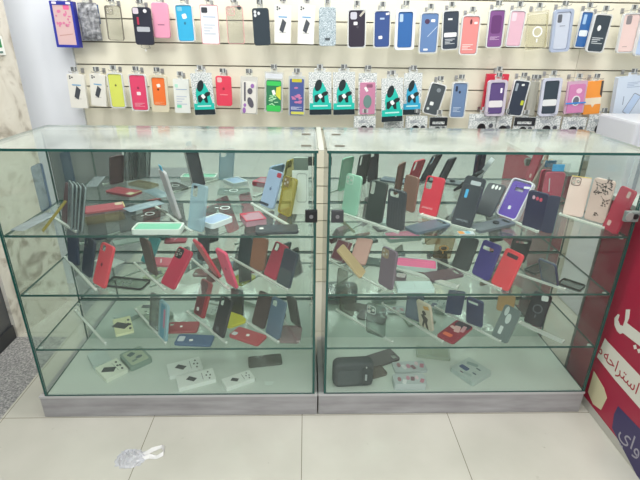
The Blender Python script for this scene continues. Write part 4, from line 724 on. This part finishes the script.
# ------------------------------------------------------------------ the setting
WY, WX = .862, -1.281
def floor_mat():
    m, n, l = nodes('beige_floor_tiles'); b = n['Principled BSDF']; b.inputs['Roughness'].default_value = .22
    tc = n.new('ShaderNodeTexCoord'); sx = n.new('ShaderNodeSeparateXYZ'); l.new(tc.outputs['Object'], sx.inputs[0])
    def joint(out, off):
        a = n.new('ShaderNodeMath'); a.operation = 'ADD'; a.inputs[1].default_value = off; l.new(out, a.inputs[0])
        d = n.new('ShaderNodeMath'); d.operation = 'PINGPONG'; d.inputs[1].default_value = .27625; l.new(a.outputs[0], d.inputs[0])
        c = n.new('ShaderNodeMath'); c.operation = 'LESS_THAN'; c.inputs[1].default_value = .0014; l.new(d.outputs[0], c.inputs[0]); return c.outputs[0]
    mx = n.new('ShaderNodeMath'); mx.operation = 'MAXIMUM'
    l.new(joint(sx.outputs[0], .5675+.5525*20), mx.inputs[0]); l.new(joint(sx.outputs[1], .004+.5525*20), mx.inputs[1])
    nz = n.new('ShaderNodeTexNoise'); nz.inputs['Scale'].default_value = 3; nz.inputs['Detail'].default_value = 5; l.new(tc.outputs['Object'], nz.inputs['Vector'])
    r = n.new('ShaderNodeValToRGB'); l.new(nz.outputs['Fac'], r.inputs[0])
    r.color_ramp.elements[0].position = .35; r.color_ramp.elements[0].color = lin('B3B2A8'); r.color_ramp.elements[1].position = .7; r.color_ramp.elements[1].color = lin('BFBEB4')
    n2 = n.new('ShaderNodeTexNoise'); n2.inputs['Scale'].default_value = 26; n2.inputs['Detail'].default_value = 3; l.new(tc.outputs['Object'], n2.inputs['Vector'])
    mr = n.new('ShaderNodeMapRange'); mr.inputs[1].default_value = .72; mr.inputs[2].default_value = .8; l.new(n2.outputs['Fac'], mr.inputs[0])
    m1 = n.new('ShaderNodeMix'); m1.data_type = 'RGBA'; l.new(mr.outputs[0], m1.inputs[0]); l.new(r.outputs[0], m1.inputs[6]); m1.inputs[7].default_value = lin('9A988C')
    m2 = n.new('ShaderNodeMix'); m2.data_type = 'RGBA'; l.new(mx.outputs[0], m2.inputs[0]); l.new(m1.outputs[2], m2.inputs[6]); m2.inputs[7].default_value = lin('7E7B6E')
    l.new(m2.outputs[2], b.inputs['Base Color']); return m
tag(box('floor', -4, 4, -6, 1.2, -.05, 0, floor_mat()), kind='structure')
GR = speck('granite', [(.3, '5C5E60'), (.5, '8A8A8A'), (.7, 'B4B3B0')], 130, .35, detail=2)
tag(box('trim_1', -4, -1.129, -3, .51, 0, .0015, GR), kind='structure')
MARBLE = speck('beige_marble', [(.34, 'A19A8F'), (.46, 'CFCBC1'), (.6, 'D9D6CD'), (.72, 'B0A89C')], 7, .3, detail=8, dist=1.2)
v = [(-1.355, .511), (-1.273, .862), (-1.5, .862), (-1.5, .511)]
b = MB(); n_ = len(v); b.add([(x, y, z) for z in (0, 2.75) for x, y in v], [tuple(range(n_-1, -1, -1)), tuple(range(n_, 2*n_))]+[(i, (i+1) % n_, (i+1) % n_+n_, i+n_) for i in range(n_)])
tag(b.build('wall_left', MARBLE), kind='structure')
DK = mat('4A4C50', .3)
tag(box('door_1', -1.405, -1.37, -1.4, .509, 0.002, 2.2, DK), kind='structure')
d1 = bpy.data.objects['door_1']
box('door_frame', -1.37, -1.36, -1.38, .505, .002, .07, mat('2C2E32'), d1)
# white panel beside the slat wall
tag(box('trim_3', -1.6, -1.105, 1.04, 1.2, 0, 2.75, mat('E6EAF1', .5)), kind='structure')
# slat wall: boards with open grooves
CREAM = mat('ECE8D6', .4)
b = MB(); gz = [1.184+.1*k for k in range(-12, 16)]
xs = [-1.104, 1.331, 3.2]
for a, c in zip(xs[:-1], xs[1:]):
    for z0, z1 in zip(gz[:-1], gz[1:]):
        if z0 < 0: z0 = 0
        b.box(a+.001, c-.001, 1.05, 1.066, z0+.0028, z1-.0028)
b.box(-1.104, 3.2, 1.066, 1.1, 0, 2.75, mi=1)
tag(b.build('wall_back', [CREAM, mat('8A8474', .6)]), kind='structure')
tag(box('ceiling', -4, 4, -2.2, 1.2, 2.75, 2.8, mat('E4E4E0', .8)), kind='structure')
tag(box('wall_right', 3.2, 3.3, -2.2, 1.2, 0, 2.75, mat('D8D6CC', .6)), kind='structure')
# small plates on the marble wall
M = frame((-1.292, .80, 1.262), Vector((-.227, -.974, 0)), Vector((-.974, .227, 0)), Vector((0, 0, 1)))
q = empty('wall_sign', frame((-1.2835, .805, 1.228), Vector((.2275, .9738, 0)), Vector((-.9738, .2275, 0)), Vector((0, 0, 1))))
tag(q, 'small white sign with green print on the marble wall at the left edge', 'sign')
box('plate', -.12, 0, -.006, 0.001, 0, .075, mat('E8ECEA'), q, .002); box('green_print', -.112, -.012, -.0075, -.006, .03, .064, mat('2E8C54'), q); box('dark_print', -.112, -.014, -.0075, -.006, .008, .016, mat('5C7C74'), q)
q = empty('wall_switch', frame((-1.339, .575, .69), Vector((.2275, .9738, 0)), Vector((-.9738, .2275, 0)), Vector((0, 0, 1))))
tag(q, 'small red brown switch on the marble wall beside the left cabinet', 'switch')
box('plate', -.06, .0, -.01, .001, 0, .035, mat('6C4440'), q, .002); box('rocker', -.045, -.015, -.013, -.01, .008, .027, mat('5A3834'), q)

# grey metal cabinet standing behind the counter on the right
q = empty('metal_cabinet', Matrix.Translation((1.41, .62, 0))); tag(q, 'pale grey metal cabinet standing behind the counter at the right edge', 'cabinet')
GM = mat('CDD1D9', .35); box('body', 0, .55, 0, .28, 0, 1.0, GM, q, .012)
b = MB(); b.box(.03, .52, -.006, 0.0005, .03, 1.0); b.build('door', mat('D6DAE0', .35), q)
b = MB().ring([(.05, .06), (.5, .06), (.5, .97), (.05, .97)], [(.065, .075), (.485, .075), (.485, .955), (.065, .955)], -.011, -.006); b.build('door_frame', mat('9DA3AF', .35), q)
box('handle', .44, .46, -.02, -.006, .5, .62, mat('7C828C', .3, .5), q, .002)

# ------------------------------------------------------------------ show cabinets
S1, S2, S3, ZB, DEP = .7259, .5134, .2967, .0977, .347
def pane(name, x0, x1, y0, y1, z0, z1, m, p, thin):
    """glass pane: clear on its two broad faces, green on the four rims; thin = axis of thickness"""
    v, f = boxv(x0, x1, y0, y1, z0, z1)
    ax = {0: (4, 5), 1: (2, 3), 2: (0, 1)}[thin]
    return mesh_obj(name, v, f, [m, EDGE], p, [0 if i in ax else 1 for i in range(6)])
def cabinet(x0, x1, dx0, dx1, label, lockside, lockcol, ext=0):
    q = empty('display_cabinet', Matrix.Translation((x0, 0, 0))); tag(q, label, 'display cabinet', 'glass display cabinets')
    W = x1-x0; a = dx0; c = W-dx1
    base = box('base', -ext, W+ext*.25, .0, DEP+.02, 0.001, ZB-.002, ALU, q, .002)
    box('base_rail', -ext-.001, W+ext*.25+.001, -.003, .012, ZB-.008, ZB, mat('C2C2C4', .3, .4), base)
    box('cabinet_floor', a+.008, c-.008, .008, DEP+.004, ZB-.002, ZB+.004, mat('CDD5CC', .3), q)
    pane('front_glass', a+.0085, c-.0085, 0, .006, ZB+.001, .995, GLASS, q, 1)
    pane('side_glass', a, a+.008, 0, DEP+.004, ZB+.001, .995, SIDEG, q, 0)
    pane('side_glass', c-.008, c, 0, DEP+.004, ZB+.001, .995, SIDEG, q, 0)
    pane('top_glass', a-.004, c+.004, -.004, DEP+.055, .996, 1.004, TOPG, q, 2)
    for s_ in (S1, S2, S3):
        pane('glass_shelf', a+.0085, c-.0085, .007, DEP, s_-.004, s_+.004, SHELF, q, 2)
        b = MB()
        for xx in (a+.009, c-.019):
            for yy in (.02, DEP-.03): b.box(xx, xx+.01, yy, yy+.012, s_-.012, s_-.0042)
        b.build('shelf_clip', mat('D4DAD6', .4), q)
    mid = W*.5
    box('mirror_panel', a+.009, c-.009, DEP+.0045, DEP+.009, ZB+.004, .995, MIRROR, q)
    lx = c-.035 if lockside == 'r' else a+.012
    L = box('lock', lx, lx+.038, -.014, -.0005, .782, .822, mat(lockcol, .35), q, .003)
    MB().prism(ell(lx+.019, .802, .012, .012, 14), -.0165, -.014).build('keyhole_disc', mat('8C8C90', .3, .6), L)
    return q
cl = cabinet(-.951, .036, .0, .005, 'left of the two glass display cabinets filled with phone cases', 'r', '16181C', .02)
cr = cabinet(.046, 1.049, .019, .0, 'right of the two glass display cabinets filled with phone cases', 'l', '3E4044')
# second lock at the right end of the right cabinet
L = box('lock', .955, .998, -.016, -.0005, .787, .822, mat('7A8280', .35), cr, .003)
MB().prism(ell(.985, .806, .018, .018, 14), -.0185, -.016).build('keyhole_disc', mat('2C3030', .3, .4), L)
MB().prism(ell(.965, .806, .024, .028, 14), -.0185, -.016).build('washer', mat('A4ACA8', .3, .4), L)
for cab, xx in ((cl, .935), (cr, .04)):
    for yy in (.05, .24): box('top_clamp', xx, xx+.03, yy, yy+.006, 1.0045, 1.009, mat('8A8478', .35, .5), cab)
# strips of silicone joining the tops
tag(box('trim_2', .036, .052, -.002, .395, 1.0045, 1.006, mat('B4B8B0', .3)), kind='structure')

# white bars on the shelves
BN = {'L1': 'top shelf of the left cabinet', 'L2': 'middle shelf of the left cabinet', 'L3': 'lower shelf of the left cabinet', 'R1': 'top shelf of the right cabinet', 'R2': 'middle shelf of the right cabinet', 'R3': 'lower shelf of the right cabinet', 'LB': 'floor of the left cabinet', 'RB': 'floor of the right cabinet'}
ZS = {'1': S1+.004, '2': S2+.004, '3': S3+.004, 'B': ZB+.004}
BAR = clear('DCE2DA', .15, .2)
for sh, a, c, wd, lb in BARS:
    A = Vector((a[0], a[1], ZS[sh[1]]+.0004)); B = Vector((c[0], c[1], ZS[sh[1]]+.0004)); d = B-A; Ln = d.length; X = d.normalized(); Y = Vector((-X.y, X.x, 0)); Z = Vector((0, 0, 1))
    off = .012+wd/2+{'behind the slate blue case': -.028, 'under the brown and slate blue cases': -.005}.get(lb, 0)
    if 'fallen' in lb: off = 0
    q = empty('display_bar', frame(A-Y*off, X, Y, Z))
    tag(q, 'white plastic bar '+lb+(' on the right middle shelf' if 'fallen' in lb else ''), 'display bar', 'white display bars on the glass shelves')
    MB().box(0, Ln, -wd/2, wd/2, 0, .006).build('bar', BAR, q)
    b = MB(); b.box(Ln-.004, Ln, -wd/2, wd/2, .0062, .008); b.box(0, .004, -wd/2, wd/2, .0062, .008); b.build('end_cap', mat('F2F4F0'), q)

# cases in the cabinets
GN = {'1': 'top', '2': 'middle', '3': 'lower'}
for kind, loc, yaw, lean, w, h, col, sh, label, o in CASES:
    X, Y, Z = axes(yaw, lean)
    q = empty('phone_case', frame(loc, X, Y, Z))
    nm, cat = build(kind, q, w, h, o['th'], col, o)
    q.name = nm
    tag(q, label, cat, 'goods on the '+BN[sh])

# grey zipped pouch on the floor of the right cabinet
q = empty('zipped_pouch', frame(POUCH['loc'], *[Vector(a) for a in POUCH['axes']])); tag(q, 'dark grey zipped pouch standing on the floor of the right cabinet', 'pouch')
GP = mat('434A4C', .6); w, h, t = POUCH['w'], POUCH['h'], .05
import bmesh
def puffy(name, w, h, t, r, m, p, y0=0, z0=0, cx=0):
    rings = []
    for k in range(7):
        a = PI*k/6; y = t/2-t/2*math.cos(a); s_ = .86+.14*math.sin(a)**.5
        rings.append((y, rr(cx, z0+h/2, w*s_, h*s_, r)))
    n = len(rings[0][1]); vs = [(x, y+y0, z) for y, P in rings for x, z in P]; fs = []
    for k in range(6):
        for i in range(n): j = (i+1) % n; fs.append((k*n+i, k*n+j, (k+1)*n+j, (k+1)*n+i))
    fs += [tuple(range(n-1, -1, -1)), tuple(6*n+i for i in range(n))]
    return mesh_obj(name, vs, fs, m, p, smooth=True)
puffy('body', w, h, t, .022, GP, q)
MB().ring(rr(0, h/2, w*.985+.003, h*.995, .023), rr(0, h/2, w*.97, h*.97, .022), t*.42, t*.58).build('zip', mat('2A2E30', .5), q)
MB().prism(rr(-w*.13, h*.45, w*.52, h*.6, .01), -.003, .001).build('front_pocket', mat('4C5456', .6), q)
MB().prism(rr(w*.33, h*.45, w*.24, h*.72, .008), -.003, .001).build('side_panel', mat('3B4244', .6), q)
MB().prism(rr(w*.3, h*.42, w*.05, h*.26, .002), -.0042, -.003).build('label', mat('A8B0B0'), q)
MB().prism(ell(w*.3, h*.83, .006, .006, 10), -.003, .004).build('zip_pull', mat('C8CCCC', .3, .5), q)

# ------------------------------------------------------------------ hanging goods and their hooks
RN = {1: 'top row of the slat wall', 2: 'second row of the slat wall', 3: 'row behind the counter top'}
for row, kind, loc, ang, w, h, col, label, o in WALL:
    ca, sa = math.cos(ang), math.sin(ang)
    X = Vector((ca, 0, -sa)); Z = Vector((sa, 0, ca)); Y = Vector((0, 1, 0))
    q = empty('phone_case', frame(loc, X, Y, Z))
    nm, cat = build(kind, q, w, h, o.get('th', .012), col, o)
    q.name = nm; tag(q, label, cat, 'goods hanging in the '+RN[row])
    if not any(c.name.startswith('hang_tab') for c in q.children): tab(q, w, h, clear('ECEEEA', .45), .34)
    top = Vector(loc)+Z*(h+.0121)
    hk = empty('wall_hook', Matrix.Translation((top.x, 1.05, top.z)))
    t_ = label
    for u_, v_ in (('leftmost of the ', 'leftmost '), ('teal gaming accessory packs in the second row', 'teal gaming accessory pack'), (' in the top row', ''), (' in the second row', ''), (' of the top row', ''), ('pack with a round black item behind the counter, ', 'round black item pack behind the counter, '), (' partly behind the dark slate one', ''), ('one of two clear cases hanging edge-on beside the dark navy case', 'edge-on clear case beside the dark navy case'), ('teal gaming accessory pack just', 'teal pack just')): t_ = t_.replace(u_, v_)
    tag(hk, 'hook holding the '+t_, 'wall hook', 'slat wall hooks')
    y0 = top.y-1.05; y1 = y0-.06
    box('back_plate', -.007, .007, -.004, -.0005, -.01, .012, STEEL, hk)
    MB().tube([(0, -.004, .0), (0, y1+.01, .0), (.0, y1, .006)], .0014).build('prong', STEEL, hk)
    tg = box('ticket', -.014, .014, y0-.0035, y0-.0025, .0035, .022, mat('B8BCBC', .4), hk)
    b = MB(); k = int(abs(top.x)*97)
    for i in range(4):
        for j in range(3):
            if (i*5+j*3+k) % 3: b.box(-.0125+i*.0063, -.0075+i*.0063, y0-.0041, y0-.0036, .0048+j*.0056, .0092+j*.0056)
    b.build('ticket_print', mat('2E3034', .4), tg)

# ------------------------------------------------------------------ red kiosk on the right
q = empty('advertising_counter', Matrix.Translation((1.083, .2, 0))); tag(q, 'crimson counter with white lettering at the right edge of the picture', 'counter')
Y0 = -.62
box('body', .004, .5, Y0, 0, .036, .795, mat('A22340', .35), q)
box('counter_top', .0, .52, Y0-.01, 0.005, .796, .812, mat('C8C8C8', .3), q)
box('kick_plate', .004, .5, Y0, 0, .001, .035, mat('B7B5AC', .4), q)
box('edge_trim', .0005, .0035, -.012, -.001, .036, .795, mat('6C6C6A', .3, .3), q)
def artpoly(name, pts, col, e, parent=q):
    n = len(pts); P = [(y-.2, z) for y, z in pts]
    vs = [(.004-e, y, z) for y, z in P]+[(.0039, y, z) for y, z in P]
    fs = [tuple(range(n)), tuple(range(2*n-1, n-1, -1))]+[(i, i+n, (i+1) % n+n, (i+1) % n) for i in range(n)]
    return mesh_obj(name, vs, fs, mat(col, .4), parent)
artpoly('white_stripe', ART['stripe'], 'DAD8CC', .0006)
artpoly('purple_panel', ART['purple'], '38305E', .0006)
artpoly('cream_patch', ART['cream'], 'CFC9A6', .0008)
artpoly('large_lettering', ART['lam'], 'D9D9CE', .001)
b = MB()
for (y, z) in (ART['dot1'], ART['dot2']):
    s_ = .009; vs = [(-.001+.004, y-.2+s_*c_, z+s_*d_) for c_, d_ in ((1, 0), (0, 1), (-1, 0), (0, -1))]+[(.0039, y-.2+s_*c_, z+s_*d_) for c_, d_ in ((1, 0), (0, 1), (-1, 0), (0, -1))]
    b.add(vs, [(0, 1, 2, 3), (7, 6, 5, 4), (0, 4, 5, 1), (1, 5, 6, 2), (2, 6, 7, 3), (3, 7, 4, 0)])
b.build('lettering_dots', mat('D9D9CE', .4), q)
# text on the side: local text x runs towards the camera (-y), seen from -x
def side_text(name, s_, size, y, z, col, tilt=0):
    M = Matrix.Translation((.0032, y-.2, z)) @ Matrix(((0, 0, -1, 0), (-1, 0, 0, 0), (0, 1, 0, 0), (0, 0, 0, 1))) @ Matrix.Rotation(math.radians(tilt), 4, 'Z')
    return text_obj(name, s_, size, M, mat(col, .4), q, .0003)
side_text('red_lettering', '\uFEEA\uFEA3\uFE8D\uFEAE\uFE98\uFEB3\uFE8D', .062, ART['text_c'][0]-.03, ART['text_c'][1], 'A02030', ART['text_c'][2])
side_text('red_lettering', '\uFEE3', .062, ART['text_c'][0]+.088, ART['text_c'][1]+.004, 'A02030', ART['text_c'][2])
side_text('grey_lettering', '\uFEF1\uFE8D\uFEED', .075, ART['wai'][0][0]*.45+ART['wai'][1][0]*.55, ART['wai'][0][1]*.5+ART['wai'][1][1]*.5, '9C98A4', 0)

# ------------------------------------------------------------------ crumpled plastic on the floor
b = MB(); rnd = random.Random(4); n = 14; vs = []; fs = []
for i in range(n+1):
    for j in range(n+1):
        u, v_ = i/n*2-1, j/n*2-1
        r_ = math.hypot(u, v_); hgt = max(0, 1-r_**1.6)*.032*(.6+.7*rnd.random())+.002
        edge = 1-.12*rnd.random()
        vs.append((u*.052*edge*(1 if abs(v_) < .7 else .85), v_*.04*edge*(1 if abs(u) < .7 else .8), hgt))
for i in range(n):
    for j in range(n): a = i*(n+1)+j; fs.append((a, a+n+1, a+n+2, a+1))
q = empty('plastic_wrap', Matrix.Translation((-.588, -.195, 0))); tag(q, 'crumpled clear plastic wrap lying on the tiled floor', 'plastic wrap')
mesh_obj('crumpled_body', vs, fs, clear('DDDFE6', .45), q)
b = MB()
for pts in ([(.03, .01), (.06, .035), (.09, .05), (.1, .04), (.105, .02)], [(.03, -.005), (.06, .01), (.085, .005), (.105, .02)]):
    vs = []; fs = []
    for i, (x, y) in enumerate(pts):
        k = .008+.003*(i % 2); vs += [(x, y-k, .002), (x, y, .009+.004*(i % 2)), (x, y+k, .002)]
        if i: a = (i-1)*3; fs += [(a, a+3, a+4, a+1), (a+1, a+4, a+5, a+2)]
    b.add(vs, fs)
b.build('twisted_end', clear('ECECEC', .35), q)

# ------------------------------------------------------------------ light, camera, view
W = bpy.data.worlds.new('shop_light'); bpy.context.scene.world = W; W.use_nodes = True
W.node_tree.nodes['Background'].inputs[0].default_value = (.93, .97, 1, 1); W.node_tree.nodes['Background'].inputs[1].default_value = .8
for x, y, e, sx, sy in ((-.9, -.2, 24, .9, .5), (.9, -.2, 24, .9, .5), (0, .5, 20, 2.4, .2), (0, -1.6, 24, 2.4, .5), (-1.5, -3.2, 24, 2.4, .5), (1.5, -3.2, 24, 2.4, .5)):  # unseen area lamps; forward ones added to brighten the floor the mirrors reflect
    L_ = bpy.data.lights.new('unseen_overhead_light', 'AREA'); L_.shape = 'RECTANGLE'; L_.size = sx; L_.size_y = sy; L_.energy = e; L_.color = (1, .985, .96)
    lo = bpy.data.objects.new('unseen_overhead_light', L_); C.objects.link(lo); lo.location = (x, y, 2.73)
cam = bpy.data.cameras.new('camera'); cam.sensor_width = 36; cam.lens = CAM['f']/640*36; cam.clip_start = .02
co = bpy.data.objects.new('camera', cam); C.objects.link(co)
R, U, F = CAM['R'], CAM['U'], CAM['F']
co.matrix_world = frame(CAM['loc'], R, U, [-a for a in F])
sc = bpy.context.scene; sc.camera = co
sc.view_settings.view_transform = 'Standard'; sc.view_settings.look = 'None'; sc.view_settings.gamma = 1; sc.view_settings.exposure = .1
sc.view_settings.use_curve_mapping = False
sc.cycles.transparent_max_bounces = 40; sc.cycles.max_bounces = 14; sc.cycles.glossy_bounces = 8
